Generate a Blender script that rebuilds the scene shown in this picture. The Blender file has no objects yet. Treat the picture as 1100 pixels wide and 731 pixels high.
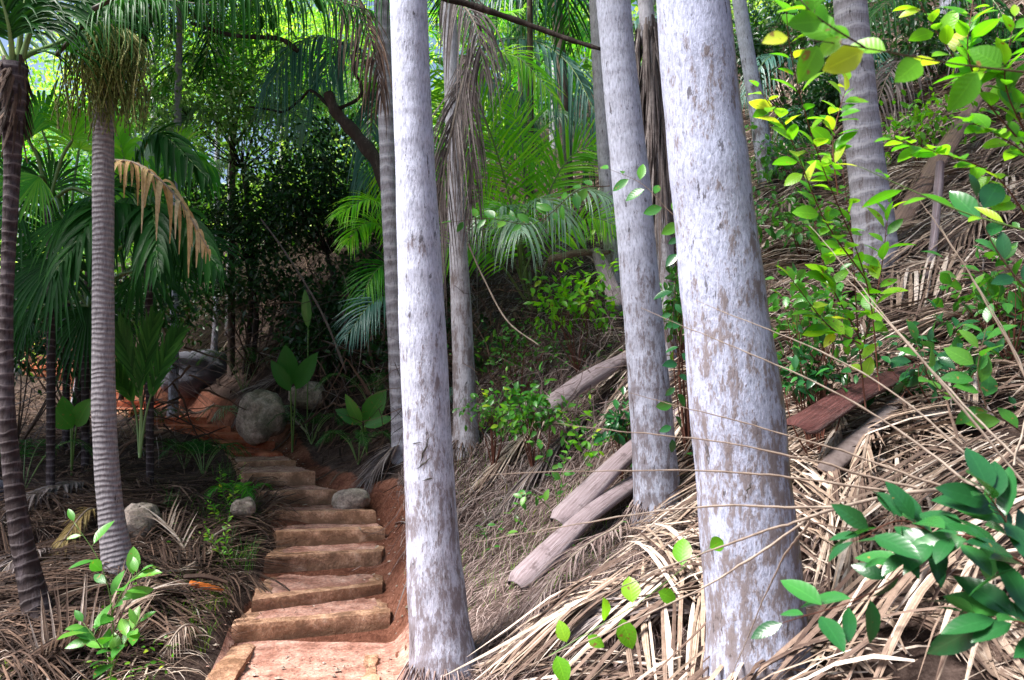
import bpy, math, random
import numpy as np
R = math.radians
rng = np.random.default_rng(7)
random.seed(7)
C = bpy.context.scene.collection
F = 917.0
TH = R(4.05)
EYE = 1.5
def A(*v): return np.array(v, dtype=float)
def ray(px, py):
    u = (px - 550) / F; v = (365.5 - py) / F
    return A(u, math.cos(TH) - v * math.sin(TH), math.sin(TH) + v * math.cos(TH))
def W(px, py, d):
    r = ray(px, py); return A(0, 0, EYE) + r * (d / r[1])
def unit(v):
    n = np.linalg.norm(v, axis=-1, keepdims=True); return v / np.maximum(n, 1e-9)

# ------------------------------------------------------------------ noise
def _hash(ix, iy, s):
    h = np.sin(ix * 127.1 + iy * 311.7 + s * 74.7) * 43758.5453
    return h - np.floor(h)
def vnoise(x, y, s=0):
    ix = np.floor(x); iy = np.floor(y); fx = x - ix; fy = y - iy
    fx = fx * fx * (3 - 2 * fx); fy = fy * fy * (3 - 2 * fy)
    a = _hash(ix, iy, s); b = _hash(ix + 1, iy, s); c = _hash(ix, iy + 1, s); d = _hash(ix + 1, iy + 1, s)
    return (a * (1 - fx) + b * fx) * (1 - fy) + (c * (1 - fx) + d * fx) * fy - .5
def fbm(x, y, s=0, o=4):
    r = 0; a = 1; f = 1
    for k in range(o):
        r = r + a * vnoise(x * f, y * f, s + k * 13); a *= .5; f *= 2.03
    return r
def smooth(a, b, x):
    t = np.clip((x - a) / (b - a), 0, 1); return t * t * (3 - 2 * t)

# ------------------------------------------------------------------ stairs (front corners), from the pixel rows of the risers
rows = [  # xL, xR, y bottom L/R, y top L/R
    (248, 408, 691, 677, 665, 655), (270, 402, 653, 637, 639, 625), (284, 402, 615, 609, 594, 590),
    (298, 407, 586, 581, 569, 566), (288, 396, 562, 561, 548, 547), (282, 358, 543, 541, 527, 525), (262, 333, 523, 521, 507, 507)]
steps = []   # (FL, FR, zbase, ztop)
zb = 0.0
for xl, xr, ybl, ybr, ytl, ytr in rows:
    dl = (EYE - zb) * F / (ybl - 430.4); dr = (EYE - zb) * F / (ybr - 430.4)
    h = .5 * ((ybl - ytl) / F * dl + (ybr - ytr) / F * dr)
    fl = W(xl, ybl, dl); fr = W(xr, ybr, dr); fr = fr + (fr - fl) * .07
    steps.append((A(fl[0], fl[1]), A(fr[0], fr[1]), zb, zb + h)); zb += h
for xl, xr, yt, d in [(256, 318, 496, 8.4), (250, 305, 487, 9.0), (238, 294, 476, 9.6), (214, 276, 467, 10.3), (186, 248, 458, 11.0), (160, 222, 449, 11.8), (140, 196, 440, 12.7), (112, 172, 431, 13.8), (86, 146, 421, 15), (62, 120, 411, 16.2), (40, 98, 402, 17.4), (22, 78, 393, 18.6)]:
    fl = W(xl, yt, d); fr = W(xr, yt, d + .15); zt = max(fl[2], zb + .035)
    steps.append((A(fl[0], fl[1]), A(fr[0], fr[1]), zb, zt)); zb = zt
# centre line of the trail: x, y, z, half width
TR = [(-.55, -6, 0, .6), (-.6, 0, 0, .6), (-.9, 2.5, 0, .58), (-1.07, 4.6, 0, .52)]
for k, (fl, fr, z0, z1) in enumerate(steps):
    c = (fl + fr) / 2; w = np.linalg.norm(fr - fl) / 2
    TR.append((c[0], c[1] + .08, z0 + (z1 - z0) * .6, w))
for px, py, d in [(20, 380, 20.5), (-60, 350, 25)]:
    p = W(px, py, d); TR.append((p[0], p[1], p[2], .5))
TR = np.array(TR)
def trail(x, y):
    """distance from the trail's centre line, height and half width there"""
    best = np.full(x.shape, 1e9); z = np.zeros(x.shape); w = np.zeros(x.shape)
    for a, b in zip(TR[:-1], TR[1:]):
        dx, dy = b[0] - a[0], b[1] - a[1]; L2 = dx * dx + dy * dy
        t = np.clip(((x - a[0]) * dx + (y - a[1]) * dy) / L2, 0, 1)
        d = np.hypot(x - a[0] - t * dx, y - a[1] - t * dy)
        m = d < best
        best = np.where(m, d, best); z = np.where(m, a[2] + t * (b[2] - a[2]), z); w = np.where(m, a[3] + t * (b[3] - a[3]), w)
    return best, z, w

# ------------------------------------------------------------------ terrain: thin plate spline through surveyed points
cp = [W(*p) for p in [
    (10, 731, 4.5), (120, 720, 4.7), (200, 700, 4.95), (40, 690, 4.8), (128, 625, 5.5), (225, 640, 5.8), (230, 560, 7.0), (150, 560, 7.0),
    (0, 560, 7.4), (100, 500, 9.0), (0, 470, 11), (225, 500, 9), (200, 465, 11), (130, 462, 12), (80, 455, 13), (20, 420, 16), (-40, 400, 18), (110, 360, 19), (180, 390, 15.5), (230, 400, 14), (285, 472, 9.8), (340, 440, 10.5), (380, 480, 9.0), (400, 520, 7.8),
    (445, 600, 5.9), (455, 731, 4.45), (430, 540, 7.0), (450, 480, 8.0), (497, 490, 7.5), (540, 560, 6.3), (560, 632, 4.95), (540, 728, 4.0), (620, 690, 3.9), (707, 578, 5.3), (690, 520, 5.8),
    (818, 800, 3.2), (740, 731, 3.5), (870, 690, 3.5), (860, 560, 4.1), (950, 650, 3.0), (1090, 725, 2.7), (1100, 500, 3.9), (900, 420, 5.2), (1050, 380, 5.0), (640, 440, 7.0), (600, 400, 7.8), (560, 340, 9.3), (640, 300, 9.5),
    (450, 420, 9.5), (330, 400, 11.5), (760, 300, 8.2), (820, 205, 10), (940, 290, 6.6), (1000, 200, 8), (1095, 150, 8.0), (1020, 70, 11), (900, 120, 12), (1100, 0, 13),
    (700, 200, 12), (600, 230, 13), (450, 250, 14), (300, 300, 15), (180, 320, 18), (60, 330, 22), (400, 225, 20), (200, 290, 26), (30, 300, 32), (650, 90, 20), (850, 20, 20)]]
cp += [A(-2.5, 0, -.15), A(-2.6, -4, -.2), A(1.2, 0, .55), A(2.6, 0, 1.2), A(1.4, -4, .7), A(6, 0, 3.3), A(6, 4, 4.0), A(-6, 2, -.5), A(-7, 6, -.1), A(-9, 12, .7), A(-16, 4, -1.6), A(-16, 14, 1.0), A(-18, 28, 4),
       A(0, 40, 12), A(30, 40, 24), A(-30, 45, 6), A(14, 6, 8.5), A(14, 16, 12), A(30, 10, 16), A(30, -20, 14), A(-30, -20, -6), A(0, -25, -1.5), A(60, 80, 44), A(-60, 80, 12), A(0, 85, 24), A(-60, 0, -4), A(60, 0, 30)]
cp = np.array(cp)
def _U(r2): return np.where(r2 > 1e-12, r2 * np.log(np.maximum(r2, 1e-12)) * .5, 0)
_n = len(cp)
_K = _U(((cp[:, None, :2] - cp[None, :, :2]) ** 2).sum(-1)) + np.eye(_n) * .25
_P = np.c_[np.ones(_n), cp[:, :2]]
_M = np.block([[_K, _P], [_P.T, np.zeros((3, 3))]])
_w = np.linalg.solve(_M, np.r_[cp[:, 2], 0, 0, 0])
def H(x, y, detail=True):
    x = np.asarray(x, float); y = np.asarray(y, float); sh = x.shape
    xf = x.ravel(); yf = y.ravel(); z = _w[_n] + _w[_n + 1] * xf + _w[_n + 2] * yf
    for i in range(_n): z = z + _w[i] * _U((xf - cp[i, 0]) ** 2 + (yf - cp[i, 1]) ** 2)
    z = z + .16 * fbm(xf * .9, yf * .9, 3, 3) + (.05 * fbm(xf * 5, yf * 5, 9, 3) if detail else 0)
    d, tz, tw = trail(xf, yf)
    # the trail is cut into the slope: flat bed, then an earthen cut on its uphill side
    bed = tz - .05
    lf = xf < np.interp(yf, TR[:, 1], TR[:, 0])
    m = np.where(lf, smooth(tw - .02, tw + .06, d), smooth(tw - .04, tw + .17, d))
    z = np.where(lf & (d < tw + .5), np.minimum(z, tz + .06 + .3 * d), z)
    z = bed * (1 - m) + np.maximum(z, np.where(m > 0, bed - .12, bed)) * m
    return z.reshape(sh)
def hit(px, py, d0=1.6):
    r = ray(px, py); d = np.arange(d0, 45, .04)
    P = A(0, 0, EYE) + r[None] * (d[:, None] / r[1])
    h = H(P[:, 0], P[:, 1], False); k = np.nonzero(P[:, 2] < h)[0]
    return P[k[0]] if len(k) else P[-1]

# ------------------------------------------------------------------ geometry collector
class Geo:
    def __init__(s): s.v = []; s.c = []; s.f = []; s.m = []; s.n = 0
    def add(s, v, c, f, m=0):
        s.v.append(v.reshape(-1, 3)); s.c.append(c.reshape(-1, 3)); s.f.append(np.asarray(f, int) + s.n); s.m.append(np.full(len(f), m)); s.n += len(s.v[-1])
    def build(s, name, mats, parent=None, smoothf=True, loc=None):
        if not isinstance(mats, (list, tuple)): mats = [mats]
        v = np.concatenate(s.v); c = np.concatenate(s.c); f = np.concatenate(s.f); mi = np.concatenate(s.m)
        if loc is not None: v = v - np.asarray(loc)
        elif parent is not None: v = v - np.array(parent['_o'])
        me = bpy.data.meshes.new(name)
        me.vertices.add(len(v)); me.vertices.foreach_set('co', v.ravel())
        me.loops.add(f.size); me.loops.foreach_set('vertex_index', f.ravel().astype(np.int32))
        me.polygons.add(len(f)); me.polygons.foreach_set('loop_start', np.arange(len(f), dtype=np.int32) * 4)
        me.polygons.foreach_set('material_index', mi.astype(np.int32))
        me.polygons.foreach_set('use_smooth', np.full(len(f), smoothf))
        at = me.attributes.new('co', 'FLOAT_VECTOR', 'POINT'); at.data.foreach_set('vector', c.ravel())
        for m in mats: me.materials.append(m)
        me.update(calc_edges=True); me.validate()
        o = bpy.data.objects.new(name, me); C.objects.link(o)
        if parent is not None: o.parent = parent
        elif loc is not None: o.location = loc
        return o
def ribbons(g, P, side, Wd, fold=.3, rnd=None, m=0):
    """P[N,S,3] centre lines, side[N,S,3] or [N,3] across, Wd[N,S] widths: folded strips"""
    N, S, _ = P.shape
    if side.ndim == 2: side = np.repeat(side[:, None], S, 1)
    T = np.gradient(P, axis=1); up = unit(np.cross(side, T)); side = unit(side)
    if rnd is None: rnd = rng.random(N)
    fold = np.broadcast_to(np.asarray(fold, float), (N,))[:, None, None]
    hw = Wd[:, :, None] * .5
    V = np.stack([P - side * hw * np.cos(fold) + up * hw * np.sin(fold), P, P + side * hw * np.cos(fold) + up * hw * np.sin(fold)], 2)
    co = np.zeros((N, S, 3, 3)); co[..., 0] = A(-1, 0, 1); co[..., 1] = np.linspace(0, 1, S)[None, :, None]; co[..., 2] = rnd[:, None, None]
    i = (np.arange(N) * S * 3)[:, None, None] + (np.arange(S - 1) * 3)[None, :, None] + np.arange(2)[None, None, :]
    i = i.ravel(); g.add(V, co, np.stack([i, i + 1, i + 4, i + 3], 1), m)
def tube(g, P, r, sides=8, m=0, rnd=.5, cap=True):
    P = np.asarray(P, float); S = len(P); r = np.broadcast_to(np.asarray(r, float), (S,))
    T = unit(np.gradient(P, axis=0)); ref = A(0, 1, 0) if abs(T[0][2]) > .8 else A(0, 0, 1)
    X = []; x = unit(np.cross(ref, T[0]))
    for t in T: x = unit(x - t * np.dot(x, t)); X.append(x)
    X = np.array(X); Y = np.cross(T, X); a = np.arange(sides) * 2 * math.pi / sides
    V = P[:, None] + r[:, None, None] * (X[:, None] * np.cos(a)[None, :, None] + Y[:, None] * np.sin(a)[None, :, None])
    L = np.r_[0, np.cumsum(np.linalg.norm(np.diff(P, axis=0), axis=1))]
    co = np.zeros((S, sides, 3)); co[..., 0] = (a / 2 / math.pi)[None]; co[..., 1] = L[:, None]; co[..., 2] = rnd
    i, j = np.meshgrid(np.arange(S - 1), np.arange(sides), indexing='ij'); i = i.ravel(); j = j.ravel(); k = (j + 1) % sides
    f = np.stack([i * sides + j, i * sides + k, (i + 1) * sides + k, (i + 1) * sides + j], 1)
    g.add(V, co, f, m)
    if cap and sides % 2 == 0:
        for e in (0, S - 1):
            b = g.n - S * sides + e * sides; h = sides // 2
            fs = [[b + q, b + q + 1, b + sides - 2 - q, b + sides - 1 - q] for q in range(h - 1)]
            g.f.append(np.array(fs)); g.m.append(np.full(len(fs), m))
def spline(pts, n):
    pts = np.asarray(pts, float); k = len(pts); t = np.linspace(0, k - 1, n)
    ext = np.vstack([2 * pts[0] - pts[1], pts, 2 * pts[-1] - pts[-2]]); out = []
    for s in t:
        i = min(int(s), k - 2); u = s - i; a, b, c, d = ext[i:i + 4]
        out.append(.5 * ((2 * b) + (-a + c) * u + (2 * a - 5 * b + 4 * c - d) * u * u + (-a + 3 * b - 3 * c + d) * u ** 3))
    return np.array(out)

# ------------------------------------------------------------------ materials
def newmat(name):
    m = bpy.data.materials.new(name); m.use_nodes = True; nt = m.node_tree; nt.nodes.clear()
    out = nt.nodes.new('ShaderNodeOutputMaterial'); return m, nt, out
class N:
    def __init__(s, nt): s.nt = nt
    def n(s, t, **k):
        x = s.nt.nodes.new(t)
        for a, b in k.items():
            if a.startswith('i_'): x.inputs[a[2:].replace('_', ' ')].default_value = b
            else: setattr(x, a, b)
        return x
    def l(s, a, b): s.nt.links.new(a, b)
    def ramp(s, fac, stops, interp='LINEAR'):
        r = s.n('ShaderNodeValToRGB'); r.color_ramp.interpolation = interp; e = r.color_ramp.elements
        while len(e) < len(stops): e.new(.5)
        for q, (p, c) in zip(e, stops): q.position = p; q.color = (*c, 1) if len(c) == 3 else c
        s.l(fac, r.inputs[0]); return r.outputs[0]
    def noise(s, vec, scale, detail=4, rough=.6):
        x = s.n('ShaderNodeTexNoise'); x.inputs['Scale'].default_value = scale; x.inputs['Detail'].default_value = detail; x.inputs['Roughness'].default_value = rough
        if vec is not None: s.l(vec, x.inputs['Vector'])
        return x.outputs['Fac']
    def mapping(s, vec, scale):
        x = s.n('ShaderNodeMapping'); x.inputs['Scale'].default_value = scale; s.l(vec, x.inputs['Vector']); return x.outputs[0]
    def math(s, op, a, b=None, clamp=False):
        x = s.n('ShaderNodeMath', operation=op, use_clamp=clamp)
        for i, v in enumerate((a, b)):
            if v is None: continue
            if isinstance(v, (int, float)): x.inputs[i].default_value = v
            else: s.l(v, x.inputs[i])
        return x.outputs[0]
    def mix(s, fac, a, b, mode='MIX'):
        x = s.n('ShaderNodeMix', data_type='RGBA', blend_type=mode)
        for i, v in ((0, fac), (6, a), (7, b)):
            if isinstance(v, (int, float)): x.inputs[i].default_value = v
            elif isinstance(v, tuple): x.inputs[i].default_value = (*v, 1)
            else: s.l(v, x.inputs[i])
        return x.outputs[2]
    def bump(s, h, strength, dist):
        x = s.n('ShaderNodeBump'); x.inputs['Strength'].default_value = strength; x.inputs['Distance'].default_value = dist; s.l(h, x.inputs['Height']); return x.outputs[0]
def coords(h):
    at = h.n('ShaderNodeAttribute', attribute_name='co'); sep = h.n('ShaderNodeSeparateXYZ'); h.l(at.outputs['Vector'], sep.inputs[0])
    return sep.outputs
def leaf_mat(name, stops, trans=.4, rough=.38, spec=.5, vein=.12, tcol=None, spots=.0):
    m, nt, out = newmat(name); h = N(nt); x, y, r = coords(h)
    geo = h.n('ShaderNodeNewGeometry')
    col = h.ramp(r, stops)
    nz = h.noise(geo.outputs['Position'], 14, 3)
    col = h.mix(h.math('MULTIPLY', nz, .5), col, h.mix(1.0, col, (.55, .6, .5), 'MULTIPLY'))
    ax = h.math('ABSOLUTE', x)
    v = h.math('LESS_THAN', ax, .055)
    col = h.mix(h.math('MULTIPLY', v, vein * 2), col, h.mix(1.0, col, (2.2, 1.9, 2.0), 'MULTIPLY'))
    if spots:
        sp = h.math('GREATER_THAN', h.noise(geo.outputs['Position'], 40, 2), 1 - spots)
        col = h.mix(sp, col, (.22, .15, .04))
    p = h.n('ShaderNodeBsdfPrincipled'); h.l(col, p.inputs['Base Color'])
    p.inputs['Roughness'].default_value = rough; p.inputs['Specular IOR Level'].default_value = spec
    # side veins as fine relief
    w = h.math('SINE', h.math('MULTIPLY', h.math('SUBTRACT', h.math('MULTIPLY', y, 1.0), h.math('MULTIPLY', ax, .18)), 48))
    h.l(h.bump(w, .06 if rough < .3 else .12, .0012), p.inputs['Normal'])
    t = h.n('ShaderNodeBsdfTranslucent'); tc = h.mix(1.0, col, tcol or (1.5, 1.6, .5), 'MULTIPLY'); h.l(tc, t.inputs[0])
    mx = h.n('ShaderNodeMixShader'); mx.inputs[0].default_value = trans; h.l(p.outputs[0], mx.inputs[1]); h.l(t.outputs[0], mx.inputs[2])
    h.l(mx.outputs[0], out.inputs[0]); return m
def dry_mat(name, stops, rough=.7, trans=.12, spec=.3):
    m, nt, out = newmat(name); h = N(nt); x, y, r = coords(h); geo = h.n('ShaderNodeNewGeometry')
    col = h.ramp(r, stops)
    nz = h.noise(geo.outputs['Position'], 30, 4)
    col = h.mix(h.ramp(nz, [(.35, (0, 0, 0)), (.7, (.8, .8, .8))]), col, h.mix(1.0, col, (.45, .4, .38), 'MULTIPLY'))
    st = h.math('SINE', h.math('MULTIPLY', x, 9)); 
    p = h.n('ShaderNodeBsdfPrincipled'); h.l(col, p.inputs['Base Color']); p.inputs['Roughness'].default_value = rough; p.inputs['Specular IOR Level'].default_value = spec
    h.l(h.bump(st, .4, .003), p.inputs['Normal'])
    t = h.n('ShaderNodeBsdfTranslucent'); h.l(col, t.inputs[0])
    mx = h.n('ShaderNodeMixShader'); mx.inputs[0].default_value = trans; h.l(p.outputs[0], mx.inputs[1]); h.l(t.outputs[0], mx.inputs[2])
    h.l(mx.outputs[0], out.inputs[0]); return m
def bark_mat(name, pale, dark, blotch=.5, ring=12., ringamt=.5, patch=7., lichen=None, streak=.22, ringcol=None, footb=.08):
    m, nt, out = newmat(name); h = N(nt); x, y, r = coords(h)
    tc = h.n('ShaderNodeTexCoord').outputs['Object']
    v1 = h.mapping(tc, (1, 1, streak))
    fine = h.noise(v1, 90, 5, .7); mid = h.noise(v1, patch * 2.2, 7, .75); big = h.noise(h.mapping(tc, (1, 1, .5)), patch, 6, .72)
    col = h.ramp(fine, [(.33, tuple(c * .5 for c in pale)), (.47, tuple(c * .88 for c in pale)), (.62, tuple(min(1, c * 1.15) for c in pale))])
    # the mottling thickens towards the foot of the trunk
    foot = h.ramp(h.math('MULTIPLY', y, .25), [(.0, (footb,) * 3), (.32, (footb * .7,) * 3), (.5, (footb * .12,) * 3), (1, (0, 0, 0))])
    mm = h.math('ADD', h.math('ADD', h.math('MULTIPLY', fine, .26), h.math('ADD', h.math('MULTIPLY', mid, .44), h.math('MULTIPLY', big, .30))), foot)
    mask = h.ramp(mm, [(blotch, (0, 0, 0)), (blotch + .045, (.85, .85, .85)), (blotch + .16, (1, 1, 1))])
    col = h.mix(mask, col, dark)
    blk = h.ramp(h.noise(v1, 26, 4, .7), [(.63, (0, 0, 0)), (.66, (1, 1, 1))])
    col = h.mix(h.math('MULTIPLY', blk, .75), col, tuple(c * .25 for c in dark))
    # leaf scars: uneven rings
    wob = h.math('MULTIPLY', h.noise(tc, 5, 2), .9)
    s = h.math('SINE', h.math('ADD', h.math('MULTIPLY', y, ring * 6.283), h.math('MULTIPLY', wob, 5 + ring * .3)))
    rg = h.ramp(s, [(.80, (0, 0, 0)), (.97, (1, 1, 1))])
    col = h.mix(h.math('MULTIPLY', rg, ringamt), col, ringcol or tuple(min(1, c * 1.25) for c in pale))
    rg2 = h.ramp(s, [(.02, (1, 1, 1)), (.14, (0, 0, 0))])
    col = h.mix(h.math('MULTIPLY', rg2, ringamt * .7), col, dark)
    if lichen:
        a0, a1, lc = lichen
        geo = h.n('ShaderNodeAttribute', attribute_name='co'); 
        d = h.math('ABSOLUTE', h.math('SUBTRACT', x, a0)); mk = h.ramp(h.math('ADD', d, h.math('MULTIPLY', h.noise(tc, 18, 5, .75), .16)), [(a1 + .02, (1, 1, 1)), (a1 + .09, (0, 0, 0))])
        col = h.mix(h.math('MULTIPLY', mk, .8), col, lc)
    p = h.n('ShaderNodeBsdfPrincipled'); h.l(col, p.inputs['Base Color']); p.inputs['Roughness'].default_value = .85; p.inputs['Specular IOR Level'].default_value = .15
    hh = h.math('ADD', h.math('MULTIPLY', fine, .6), h.math('ADD', h.math('MULTIPLY', mid, .5), h.math('MULTIPLY', s, .10 + ringamt * .4)))
    h.l(h.bump(hh, .8, .012), p.inputs['Normal']); h.l(p.outputs[0], out.inputs[0]); return m
def rough_mat(name, stops, scale=6, bump=.6, dist=.02, rough=.9, speck=None, spec=.2, streakz=None, edge=None, foot=None):
    m, nt, out = newmat(name); h = N(nt); tc = h.n('ShaderNodeNewGeometry').outputs['Position']
    vec = h.mapping(tc, streakz) if streakz else tc
    n1 = h.noise(vec, scale, 8, .68); n2 = h.noise(vec, scale * 7, 5, .7)
    col = h.ramp(h.math('ADD', h.math('MULTIPLY', n1, .7), h.math('MULTIPLY', n2, .3)), stops)
    if speck:
        vo = h.n('ShaderNodeTexVoronoi'); vo.inputs['Scale'].default_value = speck[0]; h.l(tc, vo.inputs['Vector'])
        wn = h.ramp(vo.outputs['Color'], [(0, (.35, .35, .35)), (.5, (1, 1, 1)), (1, (1.6, 1.5, 1.4))])
        col = h.mix(speck[1], col, wn, 'MULTIPLY')
    if edge:
        e = h.ramp(h.noise(tc, 3.2, 6, .75), [(.47, (0, 0, 0)), (.58, (1, 1, 1))]); col = h.mix(h.math('MULTIPLY', e, edge[1]), col, edge[0])
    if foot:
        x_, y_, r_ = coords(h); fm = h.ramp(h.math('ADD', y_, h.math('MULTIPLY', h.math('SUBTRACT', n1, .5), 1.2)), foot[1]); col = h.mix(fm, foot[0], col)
    p = h.n('ShaderNodeBsdfPrincipled'); h.l(col, p.inputs['Base Color']); p.inputs['Roughness'].default_value = rough; p.inputs['Specular IOR Level'].default_value = spec
    h.l(h.bump(h.math('ADD', n1, h.math('MULTIPLY', n2, .6)), bump, dist), p.inputs['Normal']); h.l(p.outputs[0], out.inputs[0]); return m

M = {}
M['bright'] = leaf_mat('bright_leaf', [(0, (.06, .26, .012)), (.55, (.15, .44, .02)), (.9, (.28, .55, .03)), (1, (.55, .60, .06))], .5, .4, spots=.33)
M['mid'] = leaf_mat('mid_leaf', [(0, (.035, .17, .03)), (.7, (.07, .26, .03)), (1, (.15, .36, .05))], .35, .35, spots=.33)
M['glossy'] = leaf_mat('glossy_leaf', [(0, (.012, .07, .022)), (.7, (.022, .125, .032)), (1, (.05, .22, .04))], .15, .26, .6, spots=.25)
M['dark'] = leaf_mat('shade_tint_leaf', [(0, (.008, .035, .010)), (.7, (.018, .075, .018)), (1, (.05, .16, .03))], .3, .35)  # dark leaves, lowered further to put the hollow's shade into their colour
M['frond'] = leaf_mat('palm_green', [(0, (.03, .20, .015)), (.6, (.07, .36, .025)), (1, (.22, .55, .04))], .42, .42, .3, vein=.05)
M['frond_deep'] = leaf_mat('palm_deep', [(0, (.02, .10, .02)), (.6, (.04, .18, .03)), (1, (.09, .3, .05))], .3, .4, .25, vein=.05)
M['frond_lime'] = leaf_mat('palm_lime', [(0, (.12, .45, .015)), (.6, (.25, .68, .02)), (1, (.55, .85, .05))], .5, .35, vein=.05)
M['frond_blue'] = leaf_mat('palm_blue', [(0, (.05, .16, .12)), (.6, (.10, .25, .21)), (1, (.26, .42, .38))], .3, .35, .5, vein=.03, tcol=(1.1, 1.4, .9))
M['frond_pale'] = leaf_mat('palm_pale', [(0, (.16, .32, .20)), (.6, (.30, .46, .34)), (1, (.48, .60, .46))], .35, .3, .7, vein=.03, tcol=(1.2, 1.4, .9))
M['frond_shade_tint'] = leaf_mat('palm_shade_tint', [(0, (.010, .055, .012)), (.6, (.02, .10, .018)), (1, (.05, .19, .03))], .3, .42, .16, vein=.04)  # dark green, partly shade put into the colour of left and overhead fronds
M['sun_tint'] = leaf_mat('sun_tint_leaf', [(0, (.10, .30, .05)), (.45, (.22, .46, .06)), (.75, (.55, .75, .12)), (1, (.8, .9, .6))], .6, .35)  # yellow-green lifted towards white, painting light from behind into the leaf colour
M['silver'] = leaf_mat('silver_leaf', [(0, (.07, .24, .05)), (.5, (.24, .44, .18)), (1, (.6, .74, .66))], .45, .3, .6)
M['dry'] = dry_mat('dry_straw', [(0, (.07, .04, .03)), (.3, (.20, .135, .105)), (.6, (.44, .33, .25)), (1, (.76, .66, .58))])
M['dry_grey'] = dry_mat('dry_grey', [(0, (.05, .037, .035)), (.4, (.13, .10, .095)), (1, (.38, .33, .32))])
M['dry_brown'] = dry_mat('dry_brown', [(0, (.025, .014, .010)), (.5, (.075, .042, .03)), (1, (.24, .15, .105))])
M['dry_tan'] = dry_mat('dry_tan', [(0, (.70, .42, .17)), (.5, (.86, .62, .32)), (1, (.92, .80, .55))], trans=.3)
M['dry_gold'] = dry_mat('dry_gold', [(0, (.22, .15, .05)), (.5, (.36, .26, .10)), (1, (.45, .36, .16))])
M['fibre'] = dry_mat('fibre', [(0, (.10, .065, .06)), (.5, (.27, .19, .175)), (1, (.52, .42, .39))])
M['sheath'] = dry_mat('palm_sheath', [(0, (.30, .22, .21)), (1, (.50, .42, .43))], .4, .0, .5)
M['sheath_red'] = dry_mat('sheath_red', [(0, (.12, .035, .03)), (1, (.24, .08, .06))], .5, .0, .4)
M['orange'] = dry_mat('sheath_orange', [(0, (.55, .13, .02)), (1, (.7, .2, .03))], .5, .1)
M['stem'] = dry_mat('stem', [(0, (.06, .035, .025)), (1, (.13, .08, .05))], .6, 0)
M['stem_red'] = dry_mat('stem_red', [(0, (.09, .03, .02)), (1, (.16, .06, .035))], .6, 0)
M['stem_green'] = leaf_mat('stem_green', [(0, (.08, .16, .03)), (1, (.14, .24, .05))], 0, .5, vein=0)
M['rachis_g'] = leaf_mat('rachis_green', [(0, (.10, .18, .05)), (1, (.18, .28, .08))], 0, .4, vein=0)
M['rachis_p'] = dry_mat('rachis_pale', [(0, (.25, .19, .15)), (1, (.4, .33, .27))], .6, 0)
M['rachis_d'] = dry_mat('rachis_dark', [(0, (.02, .017, .012)), (1, (.05, .04, .03))], .5, 0)
M['fruit'] = dry_mat('fruit_string', [(0, (.10, .15, .03)), (.6, (.22, .28, .07)), (1, (.42, .42, .16))], .5, .15)
M['bark_white'] = bark_mat('bark_white', (.43, .45, .555), (.15, .125, .135), .562, 6, .13, 12., footb=.10, streak=.28)
M['bark_mottled'] = bark_mat('bark_mottled', (.37, .395, .52), (.14, .11, .105), .53, 2.2, .08, 11, lichen=(.985, .085, (.20, .15, .03)), footb=.07, streak=.36)
M['bark_pale'] = bark_mat('bark_pale', (.46, .45, .50), (.15, .115, .11), .545, 6, .14, 7., footb=.08)
M['bark_ring'] = bark_mat('bark_ring', (.27, .25, .27), (.055, .04, .04), .62, 29, .38, 6., ringcol=(.33, .29, .27), footb=.04)
M['bark_ringpale'] = bark_mat('bark_ringpale', (.38, .37, .42), (.13, .10, .095), .58, 8, .45, 6., ringcol=(.60, .58, .62), footb=.06)
M['bark_dark'] = bark_mat('bark_dark', (.085, .068, .075), (.025, .017, .017), .52, 16, .5, 8., ringcol=(.2, .17, .17))
M['bark_brown'] = bark_mat('bark_brown', (.14, .105, .09), (.05, .035, .03), .5, 5, .1, 8.)
M['branch'] = bark_mat('branch_bark', (.08, .06, .055), (.02, .015, .012), .5, 5, .0, 8.)
M['gravel'] = rough_mat('red_gravel', [(.32, (.15, .06, .042)), (.46, (.33, .165, .125)), (.56, (.48, .28, .225)), (.7, (.66, .48, .40))], 6, .9, .02, speck=(70, .55))
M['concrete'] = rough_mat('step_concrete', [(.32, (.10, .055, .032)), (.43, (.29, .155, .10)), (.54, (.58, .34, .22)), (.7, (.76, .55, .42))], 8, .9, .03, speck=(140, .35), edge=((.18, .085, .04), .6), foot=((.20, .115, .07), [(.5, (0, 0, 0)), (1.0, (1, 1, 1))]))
M['red_earth'] = rough_mat('red_earth', [(.34, (.08, .02, .01)), (.48, (.32, .085, .04)), (.6, (.48, .17, .10)), (.74, (.6, .3, .2))], 5, .8, .02)
M['rock'] = rough_mat('granite', [(.34, (.10, .08, .07)), (.46, (.34, .27, .23)), (.56, (.56, .46, .39)), (.7, (.70, .61, .55))], 5, .9, .04, speck=(110, .4), edge=((.10, .10, .06), .6))
M['rock_blue'] = rough_mat('rock_blue', [(.3, (.05, .05, .06)), (.6, (.13, .13, .16)), (.8, (.22, .21, .24))], 1.5, .6, .05)

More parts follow.
